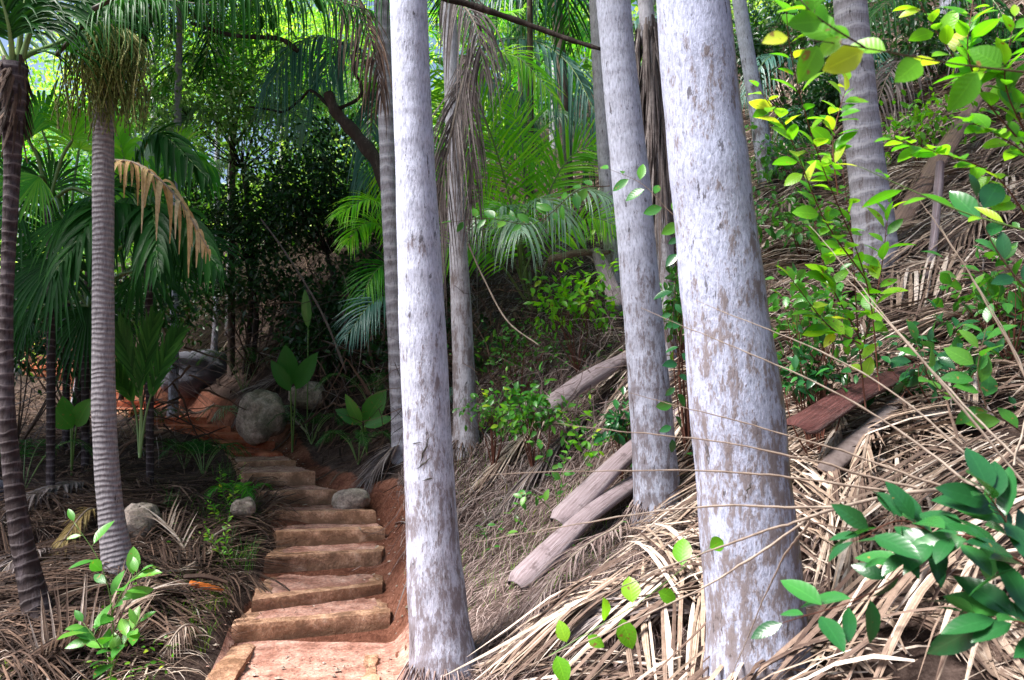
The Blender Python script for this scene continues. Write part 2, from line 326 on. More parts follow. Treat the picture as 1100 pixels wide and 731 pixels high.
def sheath_mat(name, cols, rough=.42):
    m, nt, out = newmat(name); h = N(nt); at = h.n('ShaderNodeAttribute', attribute_name='co').outputs['Vector']
    n1 = h.noise(h.mapping(at, (7, .9, 0)), 2.2, 6, .7); n2 = h.noise(h.mapping(at, (40, 1.5, 0)), 1.5, 5, .75); n3 = h.noise(h.n('ShaderNodeNewGeometry').outputs['Position'], 9, 5, .7)
    col = h.ramp(h.math('ADD', h.math('MULTIPLY', n1, .6), h.math('MULTIPLY', n2, .4)), cols)
    col = h.mix(h.ramp(n3, [(.56, (0, 0, 0)), (.66, (.6, .6, .6))]), col, cols[0][1])
    p = h.n('ShaderNodeBsdfPrincipled'); h.l(col, p.inputs['Base Color']); p.inputs['Roughness'].default_value = rough; p.inputs['Specular IOR Level'].default_value = .45
    h.l(h.bump(h.math('ADD', n1, n2), .9, .012), p.inputs['Normal']); h.l(p.outputs[0], out.inputs[0]); return m
M['sheath'] = sheath_mat('palm_sheath', [(.32, (.08, .05, .05)), (.42, (.21, .15, .155)), (.52, (.33, .26, .28)), (.66, (.55, .47, .50))])
M['sheath_brown'] = sheath_mat('sheath_brown', [(.34, (.05, .028, .02)), (.48, (.17, .10, .07)), (.6, (.30, .20, .15)), (.74, (.5, .38, .3))])
M['sheath_red'] = sheath_mat('sheath_red', [(.36, (.02, .006, .006)), (.5, (.08, .022, .02)), (.7, (.26, .11, .10))])
# ground: litter soil, red laterite where the trail is cut (attribute 'co': x = red)
def ground_mat():
    m, nt, out = newmat('forest_floor'); h = N(nt); x, y, r = coords(h); tc = h.n('ShaderNodeNewGeometry').outputs['Position']
    n1 = h.noise(tc, 2.2, 8, .7); n2 = h.noise(tc, 22, 6, .75); n3 = h.noise(h.mapping(tc, (1, .35, 1)), 70, 4, .7)
    f = h.math('ADD', h.math('MULTIPLY', n1, .45), h.math('ADD', h.math('MULTIPLY', n2, .3), h.math('MULTIPLY', n3, .25)))
    c = h.ramp(f, [(.34, (.012, .008, .007)), (.47, (.04, .026, .022)), (.57, (.10, .07, .06)), (.7, (.22, .16, .145))])
    red = h.ramp(f, [(.36, (.03, .012, .008)), (.48, (.12, .045, .028)), (.58, (.24, .105, .07)), (.7, (.38, .21, .16))])
    k = h.ramp(h.math('ADD', x, h.math('MULTIPLY', h.math('SUBTRACT', n2, .5), .8)), [(.4, (0, 0, 0)), (.6, (1, 1, 1))])
    col = h.mix(k, c, red)
    p = h.n('ShaderNodeBsdfPrincipled'); h.l(col, p.inputs['Base Color']); p.inputs['Roughness'].default_value = .95; p.inputs['Specular IOR Level'].default_value = .1
    h.l(h.bump(f, .9, .05), p.inputs['Normal']); h.l(p.outputs[0], out.inputs[0]); return m
M['ground'] = ground_mat()

# ------------------------------------------------------------------ tagging
def tag(o, label=None, cat=None, group=None, kind=None):
    if label: o['label'] = label
    if cat: o['category'] = cat
    if group: o['group'] = group
    if kind: o['kind'] = kind
    return o
def thing(name, label, cat, loc, group=None, rz=0):
    o = bpy.data.objects.new(name, None); C.objects.link(o); o.location = loc; o.rotation_euler = (0, 0, rz); o.empty_display_size = .1
    o['_o'] = [float(q) for q in loc]
    return tag(o, label, cat, group)
def dup(root, loc, rz, label, group=None, s=1.0):
    r = root.copy(); C.objects.link(r); r.location = loc; r.rotation_euler = (0, 0, rz); r.scale = (s, s, s); r['label'] = label
    if group: r['group'] = group
    for ch in root.children:
        c = ch.copy(); C.objects.link(c); c.parent = r
    return r

# ------------------------------------------------------------------ the ground sheet
def build_ground():
    def axis(lo, hi, flo, fhi, fine, n):
        a = [flo]; s = fine
        while a[0] > lo: s *= 1.12; a.insert(0, a[0] - s)
        m = list(np.arange(flo + fine, fhi, fine)); a += m; s = fine
        while a[-1] < hi: s *= 1.12; a.append(a[-1] + s)
        return np.array(a)
    xs = axis(-110, 110, -4.6, 3.4, .05, 0); ys = axis(-90, 120, 2.2, 12.5, .05, 0)
    X, Y = np.meshgrid(xs, ys, indexing='ij'); Z = H(X, Y)
    d, tz, tw = trail(X, Y); red = 1 - np.where(X < np.interp(Y, TR[:, 1], TR[:, 0]), smooth(tw - .05, tw + .08, d), smooth(tw + .08, tw + .34, d))
    V = np.stack([X, Y, Z], -1); co = np.stack([red, X, Y], -1)
    nx, ny = X.shape; i, j = np.meshgrid(np.arange(nx - 1), np.arange(ny - 1), indexing='ij'); i = i.ravel(); j = j.ravel()
    g = Geo(); g.add(V, co, np.stack([i * ny + j, (i + 1) * ny + j, (i + 1) * ny + j + 1, i * ny + j + 1], 1))
    tag(g.build('ground', M['ground']), kind='structure')
build_ground()
# trail bed in front of the steps and beyond them
def build_path():
    g = Geo(); g2 = Geo()
    for y0, y1 in ((-6, steps[0][0][1] + .12),):
        ys = np.arange(y0, y1, .05); nx = 26
        V = []; 
        for y in ys:
            cx = np.interp(y, TR[:, 1], TR[:, 0]); w = np.interp(y, TR[:, 1], TR[:, 3]) + .03
            x = np.linspace(cx - w, cx + w + .22, nx); z = np.maximum(H(x, np.full(nx, y)) + .006, .0) + .010 * fbm(x * 6, np.full(nx, y) * 6, 5, 4)
            V.append(np.stack([x, np.full(nx, y), z], -1))
        V = np.array(V); n = len(ys); i, j = np.meshgrid(np.arange(n - 1), np.arange(nx - 1), indexing='ij'); i = i.ravel(); j = j.ravel()
        g.add(V, np.zeros_like(V), np.stack([i * nx + j, i * nx + j + 1, (i + 1) * nx + j + 1, (i + 1) * nx + j], 1))
    t = TR[TR[:, 1] > steps[-1][0][1]]; pts = spline(t[:, :3], 80); nx = 12; V = []
    T = unit(np.gradient(pts, axis=0)); S = unit(np.cross(T, A(0, 0, 1)))
    for p, s in zip(pts, S):
        u = np.linspace(-.5, .5, nx); q = p[None] + s[None] * u[:, None]; q[:, 2] = p[2] + .03 + .03 * fbm(q[:, 0] * 4, q[:, 1] * 4, 2); V.append(q)
    V = np.array(V); n = len(V); i, j = np.meshgrid(np.arange(n - 1), np.arange(nx - 1), indexing='ij'); i = i.ravel(); j = j.ravel()
    g.add(V, np.zeros_like(V), np.stack([i * nx + j, i * nx + j + 1, (i + 1) * nx + j + 1, (i + 1) * nx + j], 1), 1)
    tag(g.build('path', [M['gravel'], M['red_earth']]), kind='structure')
build_path()

# ------------------------------------------------------------------ the stairway
def block(g, fl, fr, bl, br, z0, z1, m=0, amp=.012, seed=0, step=.02, rnd_edge=.006):
    """an uneven cast block: rounded arris, chipped; corners in plan, z0 bottom, z1 top"""
    nu = max(4, int(np.linalg.norm(fr - fl) / step)); nv = max(3, int(np.linalg.norm(bl - fl) / step)); nz = max(3, int((z1 - z0) / step))
    def pt(u, v, w):
        p = (fl * (1 - u)[:, None] + fr * u[:, None]) * (1 - v)[:, None] + (bl * (1 - u)[:, None] + br * u[:, None]) * v[:, None]
        return np.c_[p, z0 + (z1 - z0) * w]
    c = np.r_[(fl + fr + bl + br) / 4, (z0 + z1) / 2]; LU = np.linalg.norm(fr - fl); LV = np.linalg.norm(bl - fl); LZ = z1 - z0
    def face(n1, n2, fn, flip=False):
        a, b = np.meshgrid(np.linspace(0, 1, n1 + 1), np.linspace(0, 1, n2 + 1), indexing='ij'); u, v, w = fn(a.ravel(), b.ravel())
        p = pt(u, v, w)
        # round the arris
        eu = np.minimum(u, 1 - u) * LU; ev = np.minimum(v, 1 - v) * LV; ew = (1 - w) * LZ
        n = np.zeros_like(p); ux = np.r_[unit(fr - fl), 0]; vx = np.r_[unit(bl - fl), 0]
        k = lambda e: np.clip(1 - e / rnd_edge, 0, 1) ** 2 * rnd_edge * .55
        p += (k(np.minimum(ev, 9)) * (ew < rnd_edge))[:, None] * A(0, 0, -1) + (k(eu) * (ew < rnd_edge))[:, None] * A(0, 0, -1)
        p += (k(ew) * (ev < .5 * rnd_edge))[:, None] * (vx[None] * np.where(v < .5, 1, -1)[:, None])
        nn = np.r_[unit(fr - fl), 0][None] * (np.where(u > .999, 1, 0) - np.where(u < .001, 1, 0))[:, None] + vx[None] * (np.where(v > .999, 1, 0) - np.where(v < .001, 1, 0))[:, None] + A(0, 0, 1)[None] * np.where(w > .999, 1, 0)[:, None]; s = seed * 7.3
        am = amp * (fbm(p[:, 0] * 7 + p[:, 2] * 5 + s, p[:, 1] * 7 - p[:, 2] * 6, 1, 4) * 2 + .5 * fbm(p[:, 0] * 30, p[:, 1] * 30 + p[:, 2] * 30, 4, 2))
        p = p + nn * am[:, None]
        i, j = np.meshgrid(np.arange(n1), np.arange(n2), indexing='ij'); i = i.ravel(); j = j.ravel(); q = n2 + 1
        f = np.stack([i * q + j, (i + 1) * q + j, (i + 1) * q + j + 1, i * q + j + 1], 1)
        g.add(p, np.stack([u, w, v], -1), f[:, ::-1] if flip else f, m)
    one = lambda a: np.ones_like(a); zero = lambda a: np.zeros_like(a)
    face(nu, nv, lambda a, b: (a, b, one(a)))
    face(nu, nz, lambda a, b: (a, zero(a), b)); face(nu, nz, lambda a, b: (a, one(a), b), True)
    face(nv, nz, lambda a, b: (zero(a), a, b), True); face(nv, nz, lambda a, b: (one(a), a, b))
def stairs():
    t = thing('stairway', 'worn orange concrete garden steps with red gravel treads climbing away', 'steps', (steps[0][0][0], steps[0][0][1], 0))
    for k, (fl, fr, z0, z1) in enumerate(steps):
        nfl, nfr = (steps[k + 1][0], steps[k + 1][1]) if k + 1 < len(steps) else (fl + A(-.2, .8), fr + A(-.2, .8))
        dirv = unit(((nfl + nfr) - (fl + fr)) / 2); 
        def back(p, q): return A(p[0] + (q[0] - p[0]) * 1.0, max(q[1], p[1] + .12)) + dirv * .10
        side = unit(fr - fl)
        bl, br = back(fl, nfl), back(fr, nfr)
        if k < 2: bl = fl + (nfl - fl) * 1.0 + dirv * .12; 
        th = .12 if k < 5 else .09
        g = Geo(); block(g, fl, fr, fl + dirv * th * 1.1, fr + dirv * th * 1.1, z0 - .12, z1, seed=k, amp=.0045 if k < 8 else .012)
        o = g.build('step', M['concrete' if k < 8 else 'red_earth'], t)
        # side kerbs on the lower treads
        if k < 3:
            g = Geo(); block(g, fl + dirv * .1, fl + dirv * .1 + side * .1, bl, bl + side * .1, z0 - .1, z1 - .004, seed=k + 20); g.build('kerb', M['concrete'], t); g = Geo()
            block(g, fr + dirv * .1 - side * .1, fr + dirv * .1, br - side * .1, br, z0 - .1, z1 - .006, seed=k + 30)
            kk = g.build('kerb', M['concrete'], t); 
        g = Geo(); nu, nv = 30, 12; a, b = np.meshgrid(np.linspace(0, 1, nu + 1), np.linspace(0, 1, nv + 1), indexing='ij')
        ins = .07 if k < 3 else .0
        p0 = fl + side * ins + dirv * th * .8; p1 = fr - side * ins + dirv * th * .8; q0 = bl + side * ins; q1 = br - side * ins
        xy = (p0 * (1 - a[..., None]) + p1 * a[..., None]) * (1 - b[..., None]) + (q0 * (1 - a[..., None]) + q1 * a[..., None]) * b[..., None]
        z = z1 - .008 + .012 * fbm(xy[..., 0] * 9, xy[..., 1] * 9, 3, 3) + b * .012
        V = np.concatenate([xy, z[..., None]], -1); i, j = np.meshgrid(np.arange(nu), np.arange(nv), indexing='ij'); i = i.ravel(); j = j.ravel(); q = nv + 1
        g.add(V, np.zeros_like(V), np.stack([i * q + j, (i + 1) * q + j, (i + 1) * q + j + 1, i * q + j + 1], 1))
        g.build('tread', M['gravel' if k < 8 else 'red_earth'], t)
        # body of earth and concrete under the tread
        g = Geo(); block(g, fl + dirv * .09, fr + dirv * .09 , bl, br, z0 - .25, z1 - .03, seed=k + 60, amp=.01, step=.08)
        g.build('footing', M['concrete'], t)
stairs()
g = Geo()
block(g, A(W(228, 731, 4.57)[0] - .02, 4.3), A(W(255, 731, 4.57)[0], 4.3), A(W(248, 691, 5.2)[0], 5.24), A(W(268, 691, 5.2)[0] + .02, 5.24), -.15, .035, seed=70)
tag(g.build('kerb', M['concrete'], loc=(-1.5, 4.8, 0)), 'short mossy concrete edging beside the path below the first step', 'kerb')
g = Geo()
block(g, A(W(398, 731, 4.5)[0], 4.2), A(W(416, 731, 4.5)[0], 4.2), A(W(392, 690, 5.2)[0] + .02, 5.1), A(W(408, 690, 5.2)[0], 5.1), -.1, .022, seed=75, amp=.02)
tag(g.build('concrete_patch', M['concrete'], loc=(-.8, 4.8, 0)), 'broken strip of pale concrete set in the red gravel path', 'concrete strip')

# ------------------------------------------------------------------ rocks
def rock(name, label, px, py, d, sx, sy, sz, mat, seed, rz=0, cat='rock', sink=.0):
    c = W(px, py, d); n, mm = 36, 24
    u, v = np.meshgrid(np.linspace(0, 2 * math.pi, n, endpoint=False), np.linspace(.02, math.pi - .02, mm), indexing='ij')
    p = np.stack([np.cos(u) * np.sin(v), np.sin(u) * np.sin(v), np.cos(v)], -1)
    p = np.sign(p) * np.abs(p) ** .78
    k = 1 + .12 * np.abs(fbm(p[..., 0] * 2.2 + 5 * seed, p[..., 2] * 2.6 + p[..., 1] * 2, seed, 4)) - .05 + .32 * fbm(p[..., 0] * 1.4 + seed, p[..., 1] * 1.4 + p[..., 2] * 1.3, seed, 3) + .06 * fbm(p[..., 0] * 6 + p[..., 2] * 5, p[..., 1] * 6 + seed, 2, 3)
    p = p * k[..., None] * A(sx, sy, sz); cs, sn = math.cos(rz), math.sin(rz)
    p = np.stack([p[..., 0] * cs - p[..., 1] * sn, p[..., 0] * sn + p[..., 1] * cs, p[..., 2]], -1) + c
    g = Geo(); i, j = np.meshgrid(np.arange(n), np.arange(mm - 1), indexing='ij'); i = i.ravel(); j = j.ravel(); ii = (i + 1) % n
    g.add(p, np.zeros_like(p) + .5, np.stack([i * mm + j, i * mm + j + 1, ii * mm + j + 1, ii * mm + j], 1))
    tag(g.build(name, mat, loc=c), label, cat)
rock('boulder', 'rounded tan boulder at the turn of the trail above the steps', 281, 446, 9.7, .27, .25, .30, M['rock'], 1.3, .3, 'boulder')
rock('boulder', 'small pale boulder beside the rounded tan one, under the broad leaf', 330, 425, 10.3, .22, .2, .16, M['rock'], 5.3, .3, 'boulder')
rock('boulder', 'big dark bluish granite slab behind the slim white trunk', 212, 402, 13.4, .5, .5, .36, M['rock_blue'], 2.1, .1, 'boulder')
rock('stone', 'flat lichened stone lying at the right end of a step', 377, 538, 7.4, .13, .17, .10, M['rock'], 3.4, .9, 'stone')
rock('boulder', 'dark rock in the leaf litter behind the grey ringed trunk', 150, 562, 6.6, .16, .2, .14, M['rock'], 4.4, .3, 'boulder')
rock('boulder', 'grey boulder at the left edge behind the leaning dark trunk', -14, 545, 7.4, .35, .3, .25, M['rock_blue'], 8.4, .3, 'boulder')
rock('stone', 'small mossy stone left of the fourth step among grass', 262, 545, 7.0, .10, .12, .08, M['rock'], 6.4, .3, 'stone')

# ------------------------------------------------------------------ fronds
def frond_geo(g, rp, ll=.7, n=40, ang=(65, 25), plane=None, droop=.25, width=.03, start=.12, mr=0, ml=1, rw=.02, v=.25, seg=6, ragged=0., fold=.45, both=True, conform=None, tipw=.0, lp=1.0, jit=.06):
    """rachis through points rp; leaflets on both sides in the plane whose normal is `plane`, drooping under their weight"""
    P = spline(rp, 26); L = np.r_[0, np.cumsum(np.linalg.norm(np.diff(P, axis=0), axis=1))]; T = unit(np.gradient(P, axis=0))
    tube(g, P, np.linspace(rw, rw * .18, len(P)), 6, mr, rnd=float(rng.random()))
    pl = unit(np.asarray(plane if plane is not None else A(0, 0, 1), float))
    s = np.linspace(start, 1, n); i = s * (len(P) - 1)
    for sd in (-1, 1) if both else (1,):
        sj = np.clip(i + rng.normal(0, .25, n), 0, len(P) - 1); i0 = np.minimum(sj.astype(int), len(P) - 2); f = (sj - i0)[:, None]
        base = P[i0] * (1 - f) + P[i0 + 1] * f; t = unit(T[i0] * (1 - f) + T[i0 + 1] * f)
        S = unit(np.cross(t, pl)) * sd; Un = np.cross(S, t) * sd
        a = np.radians(np.interp(s, [start, 1], ang)) + rng.normal(0, jit, n); a = a[:, None]
        vv = (v + rng.normal(0, jit, n))[:, None]
        D = t * np.cos(a) + np.sin(a) * (S * np.cos(vv) + Un * np.sin(vv)); D = unit(D)
        prof = np.clip(np.sin(np.pi * np.clip((s - start) / (1 - start) * .86 + .14, 0, 1)) ** .55, .15, 1) * lp
        ln = ll * prof * rng.uniform(.88, 1.08, n)
        if ragged: ln *= np.where(rng.random(n) < ragged, rng.uniform(.2, .7, n), 1)
        q = np.linspace(0, 1, seg); dr = droop * rng.uniform(.6, 1.4, n)
        C_ = base[:, None] + D[:, None] * (ln[:, None] * q[None])[..., None]
        C_[..., 2] -= (dr * ln)[:, None] * q[None] ** 2
        # keep the length: pull in the horizontal run as it droops
        C_[..., :2] -= (D[:, None, :2] * (ln[:, None] * q[None] ** 2 * np.clip(dr * .35, 0, .6)[:, None])[..., None])
        wob = rng.normal(0, .02, (n, 1, 3)) * ln[:, None, None] * (q[None, :, None] ** 2) * (1 + 5 * ragged); C_ = C_ + wob
        if conform is not None:
            hh = H(C_[..., 0], C_[..., 1], False); C_[..., 2] = np.maximum(C_[..., 2], hh + conform + rng.uniform(0, .03, (n, 1)))
        Dn = unit(np.gradient(C_, axis=1)); sv = unit(np.cross(Dn, np.broadcast_to(Un[:, None], Dn.shape)) + 1e-6)
        w = width * np.interp(q, [0, .15, .55, 1], [.5, 1, .8, .04 + tipw])[None] * rng.uniform(.8, 1.15, (n, 1)) * (.5 + .5 * prof[:, None])
        ribbons(g, C_, sv, w, fold, rng.random(n) * .8 + rng.random() * .2, ml)
def frond(parent, pts, mats, name='frond', label=None, **k):
    g = Geo(); frond_geo(g, pts, **k); o = g.build(name, mats, parent)
    if label: o['label'] = label
    return o
def loose_frond(name, label, cat, pts, mats, group=None, **k):
    g = Geo(); frond_geo(g, pts, **k); o = g.build(name, mats, loc=pts[0]); tag(o, label, cat, group); return o
def px(*p): return [W(*q) for q in p]
CAMV = A(0, -1, 0)   # a frond whose flat faces the viewer

def fan_geo(g, c, out, up, r=.6, n=34, spread=200, droop=.3, mr=0, ml=1, petiole=None, wid=1.0, cup=.15, seg=7, split=.6):
    """pleated fan leaf at c, opening towards `out`, its face normal `up`"""
    out = unit(out); up = unit(up - out * np.dot(out, up)); sd = np.cross(out, up)
    a = np.radians(np.linspace(-spread / 2, spread / 2, n)) ; a = a + rng.normal(0, .008, n)
    D = unit(np.cos(a)[:, None] * out + np.sin(a)[:, None] * sd + up * cup)
    ln = r * (1 - .25 * (np.abs(a) / np.radians(spread / 2)) ** 2) * rng.uniform(.92, 1.05, n)
    q = np.linspace(0, 1, seg); da = np.radians(spread) / n * 1.08
    C_ = np.asarray(c)[None, None] + D[:, None] * (ln[:, None] * q[None])[..., None]
    C_[..., 2] -= (droop * rng.uniform(.5, 1.6, n) * ln)[:, None] * q[None] ** 3
    w = 2 * np.tan(da / 2) * ln[:, None] * np.where(q < split, q, split * (1 - (q - split) / (1 - split)) ** .8)[None] * wid; w = np.maximum(w, .003)
    S = unit(np.cross(D, up)); ribbons(g, C_, S, w, .45, rng.random(n) * .6 + rng.random() * .4, ml)
    if petiole is not None: tube(g, spline([petiole[0], petiole[1], c], 10), [.016] * 9 + [.01], 6, mr)
def fan(parent, c, out, up, mats, petiole=None, name='fan_leaf', **k):
    g = Geo(); fan_geo(g, c, out, up, petiole=petiole, **k); return g.build(name, mats, parent)

# frond templates around the origin for crowns: base at origin going +X
def crown(parent, top, n, mats, L=2.6, elev=(70, -25), ll=.65, seed=0, nl=38, width=.035, az0=0):
    """a palm crown whose fronds are copies of three shared shapes"""
    rs = np.random.default_rng(seed + 100); prot = []
    for e in (elev[0], (elev[0] + elev[1]) / 2, elev[1]):
        a = R(e); p = [A(0, 0, 0)]; d = a
        for k in range(5): p.append(p[-1] + A(math.cos(d), 0, math.sin(d)) * L / 5); d -= R(20)
        g = Geo(); frond_geo(g, p, ll=ll, n=nl, droop=.35, width=width, rw=.03, start=.16)
        prot.append(g.build('frond', mats, loc=(0, 0, 0)))
    for k in range(n):
        src = prot[k % 3]; o = src if k < 3 else src.copy()
        if k >= 3: C.objects.link(o)
        o.parent = parent; o.location = A(*top) - A(*parent['_o'])
        o.rotation_euler = (rs.normal(0, .08), rs.normal(0, .08), az0 + k * 2.4 + rs.normal(0, .2)); s = rs.uniform(.85, 1.1); o.scale = (s, s, s)

# ------------------------------------------------------------------ palm trunks
def trunk_geo(pts, w, d, zbase=None, ztop=None, sides=28, ringh=0., seed=0, flare=.25, lump=.02):
    """pts: (px,py) down the trunk top -> bottom, w: pixel widths"""
    d = d if hasattr(d, '__len__') else [d] * len(pts)
    P = [W(x, y, dd) for (x, y), dd in zip(pts, d)]; rr = [wi * dd / F / 2 for wi, dd in zip(w, d)]
    P = P[::-1]; rr = rr[::-1]
    if ztop is not None:
        t = P[-1] - P[-2]; t = t / t[2]; k = (ztop - P[-1][2]); P += [P[-1] + (t * .7 + A(0, 0, .3)) * k / 2, P[-1] + (t * .5 + A(0, 0, .5)) * k]; rr += [rr[-1] * .93, rr[-1] * .82]
    if zbase is not None and zbase < P[0][2] - .05:
        t = P[0] - P[1]; t = t / max(.05, abs(t[2])); P = [P[0] + t * (P[0][2] - zbase)] + P; rr = [rr[0] * 1.04] + rr
    P = np.array(P); L = np.linalg.norm(np.diff(P, axis=0), axis=1).sum(); n = int(L / .035) if ringh else int(L / .06)
    Q = spline(P, n); r = np.interp(np.linspace(0, len(rr) - 1, n), np.arange(len(rr)), rr)
    s = np.linspace(0, L, n); gz = H(Q[0, 0], Q[0, 1]); up = Q[:, 2] - gz
    r = r * (1 + flare * np.exp(-np.clip(up, 0, 9) / .16)) * (1 + lump * np.sin(s * 3.1 + seed) + lump * .6 * np.sin(s * 7.7 + 2 * seed))
    if ringh: r = r * (1 + ringh * (np.mod(s / .07 + .3 * np.sin(s * 2), 1) - .5))
    g = Geo(); tube(g, Q, r, sides)
    V = g.v[0].reshape(n, sides, 3); cn = Q[:, None]; a = np.arange(sides)
    nz = 1 + lump * 1.6 * vnoise((s[:, None] * 4 + a[None] * 0), (np.sin(a * 2 * math.pi / sides)[None] * 2 + seed * 3.1 + np.cos(a * 2 * math.pi / sides)[None]), seed)
    g.v[0] = (cn + (V - cn) * nz[..., None]).reshape(-1, 3)
    return g, Q
def palm(label, pts, w, d, mat, ztop=9, ringh=0., group=None, crownkw=None, name='palm_tree', seed=0, flare=.25, sides=28, cat='palm tree', lump=.02):
    dd = d[-1] if hasattr(d, '__len__') else d; foot = W(pts[-1][0], pts[-1][1], dd)
    zb_ = float(H(foot[0], foot[1])) - .15
    g, Q = trunk_geo(pts, w, d, zb_, ztop, sides, ringh, seed, flare, lump)
    t = thing(name, label, cat, Q[0], group); g.build('trunk', mat, t)
    if crownkw is not None: crown(t, Q[-1], **{**dict(n=11, mats=[M['rachis_g'], M['frond']], seed=seed), **crownkw})
    return t, Q
G1 = 'tall slender palms standing along the trail'
T1, q1 = palm('tall white-barked palm right beside the steps, its trunk nearest the path', [(439, 0), (447, 200), (456, 400), (466, 600), (478, 731)], [40, 45, 51, 57, 64], 4.2, M['bark_white'], 9, seed=1, group=G1, crownkw={})
T1b, _ = palm('thin grey palm half hidden behind the left edge of the white trunk by the steps', [(410, 0), (416, 150), (424, 330), (432, 470)], [17, 18, 19, 21], 8.0, M['bark_ringpale'], 9.5, ringh=.0, seed=2, group=G1, crownkw={})
T2, q2 = palm('pale palm with smooth lavender-grey trunk left of the big mottled one', [(659, 0), (680, 220), (700, 450), (709, 580)], [38, 41, 45, 48], 5.3, M['bark_white'], 9, seed=3, group=G1, crownkw={})
T2b, _ = palm('slim palm peeping out behind the left side of the lavender-grey trunk', [(640, 0), (652, 200), (668, 400)], [15, 17, 19], 8.5, M['bark_pale'], 10, seed=4, group=G1, crownkw={})
T3, q3 = palm('thickest palm, blotchy brown and white bark with yellow lichen down its edge', [(744, 0), (768, 240), (793, 460), (818, 731)], [79, 88, 97, 106], 3.2, M['bark_mottled'], 8.5, seed=5, group=G1, crownkw={}, sides=40)
T4, q4 = palm('palm with dead brown fronds hanging round it, between the two whitest trunks', [(482, 0), (487, 120), (491, 240), (497, 370), (501, 490)], [17, 18, 19, 23, 27], 7.5, M['bark_pale'], 9, seed=6, group=G1, crownkw={}, flare=.35)
T5, q5 = palm('narrow white palm leaning on the slope just right of the thickest trunk', [(794, 0), (812, 110), (827, 205)], [15, 18, 20], 9.6, M['bark_white'], 11, seed=7, group=G1, crownkw={})
T6, q6 = palm('ringed pale palm on the right slope behind the bright green leaves', [(913, 0), (924, 120), (937, 230), (944, 300)], [35, 38, 42, 46], 6.3, M['bark_ringpale'], 9, ringh=.0, seed=8, group=G1, crownkw={})
T7, _ = palm('short white palm stump of trunk seen high at the far right', [(1017, -60), (1022, 20), (1028, 75)], [20, 21, 24], 11, M['bark_white'], 14, seed=9, group=G1, crownkw={})
TB, qB = palm('grey closely ringed palm carrying green fruit strings, left of the trail', [(112, 0), (111, 150), (111, 330), (112, 450), (119, 550), (131, 628)], [23, 22, 22.5, 24, 26, 31], 5.5, M['bark_ring'], 8.6, ringh=.0, seed=10, group=G1, crownkw=dict(n=8, L=2.2, mats=[M['rachis_g'], M['frond_shade_tint']]))
TA, qA = palm('dark leaning palm at the far left edge with a shaggy crown base', [(14, 70), (13, 180), (7, 330), (8, 450), (20, 560), (33, 625), (49, 690)], [30, 16, 13, 17, 21, 24, 29], 4.8, M['bark_dark'], None, ringh=.05, seed=11, group=G1)
G2 = 'slim trunks far back in the shade'
for lb, pts, w, d, mt in [
    ('slim bluish-white trunk standing in the shade before the granite slab', [(190, 180), (188, 320), (186, 432)], [8, 9, 11], 12.0, 'bark_white'),
    ('thin pale trunk in the shade right of the slim bluish-white one', [(233, 200), (232, 330), (228, 405)], [6, 6, 7], 14.5, 'bark_white'),
    ('second thin pale trunk, nearest the dark rock, in the deep shade', [(247, 215), (246, 310), (243, 395)], [5, 6, 6], 15, 'bark_pale'),
    ('faint grey trunk behind the sapling palm with pleated leaves', [(165, 260), (166, 330), (164, 410)], [6, 6, 7], 15, 'bark_pale'),
    ('short grey stem leaning beside the far red path at left', [(92, 350), (87, 390), (82, 424)], [7, 7, 8], 12.5, 'bark_ringpale'),
    ('brown trunk high up behind the blue-green frond', [(596, -20), (602, 60), (610, 200)], [11, 12, 13], 13, 'bark_brown'),
    ('thin brown trunk under the bluish drooping fronds', [(570, 140), (571, 250), (572, 350)], [7, 8, 9], 10.5, 'bark_brown'),
    ('dim straight trunk rising between the two palms in the middle distance', [(560, 90), (562, 180), (566, 260)], [8, 8, 9], 14, 'bark_brown'),
    ('slender stem up the slope left of the ringed pale palm', [(866, -20), (872, 60), (880, 150)], [8, 8, 9], 13, 'bark_pale')]:
    palm(lb, pts, w, d, M[mt], (9 if d > 12.2 else 7.5), seed=hash(lb) % 7, group=G2, sides=12, crownkw=dict(n=7, L=2.2, nl=30, mats=[M['rachis_g'], M['frond_shade_tint']]))

def roots(t, Q, r, n, mat='dry_brown', reach=.16):
    g = Geo(); k = int(np.argmin(np.abs(Q[:, 2] - H(Q[:, 0], Q[:, 1], False) - .04))); c = Q[k]
    for i in range(n):
        a = rng.random() * 6.283; h0 = rng.uniform(.0, .09); d = A(math.cos(a), math.sin(a), 0); e = c + d * (r + reach * rng.uniform(.3, 1.1)) + A(*rng.normal(0, .03, 2), 0); e[2] = H(e[0], e[1], False) - .01
        m_ = c + d * (r + .03); m_[2] = max(c[2] + h0 * .5, H(m_[0], m_[1], False) + .01); tube(g, spline([c + d * r * .85 + A(0, 0, h0), m_, e], 7), np.linspace(.0055, .002, 7) * rng.uniform(.5, 1.3), 5, rnd=rng.random(), cap=False)
    g.build('roots', M[mat], t)
roots(T1, q1, .15, 110, 'fibre'); roots(T2, q2, .14, 90, 'fibre'); roots(T3, q3, .19, 140, 'fibre'); roots(T4, q4, .13, 90); roots(TB, qB, .10, 90); roots(TA, qA, .08, 60); roots(T6, q6, .17, 60, 'fibre')
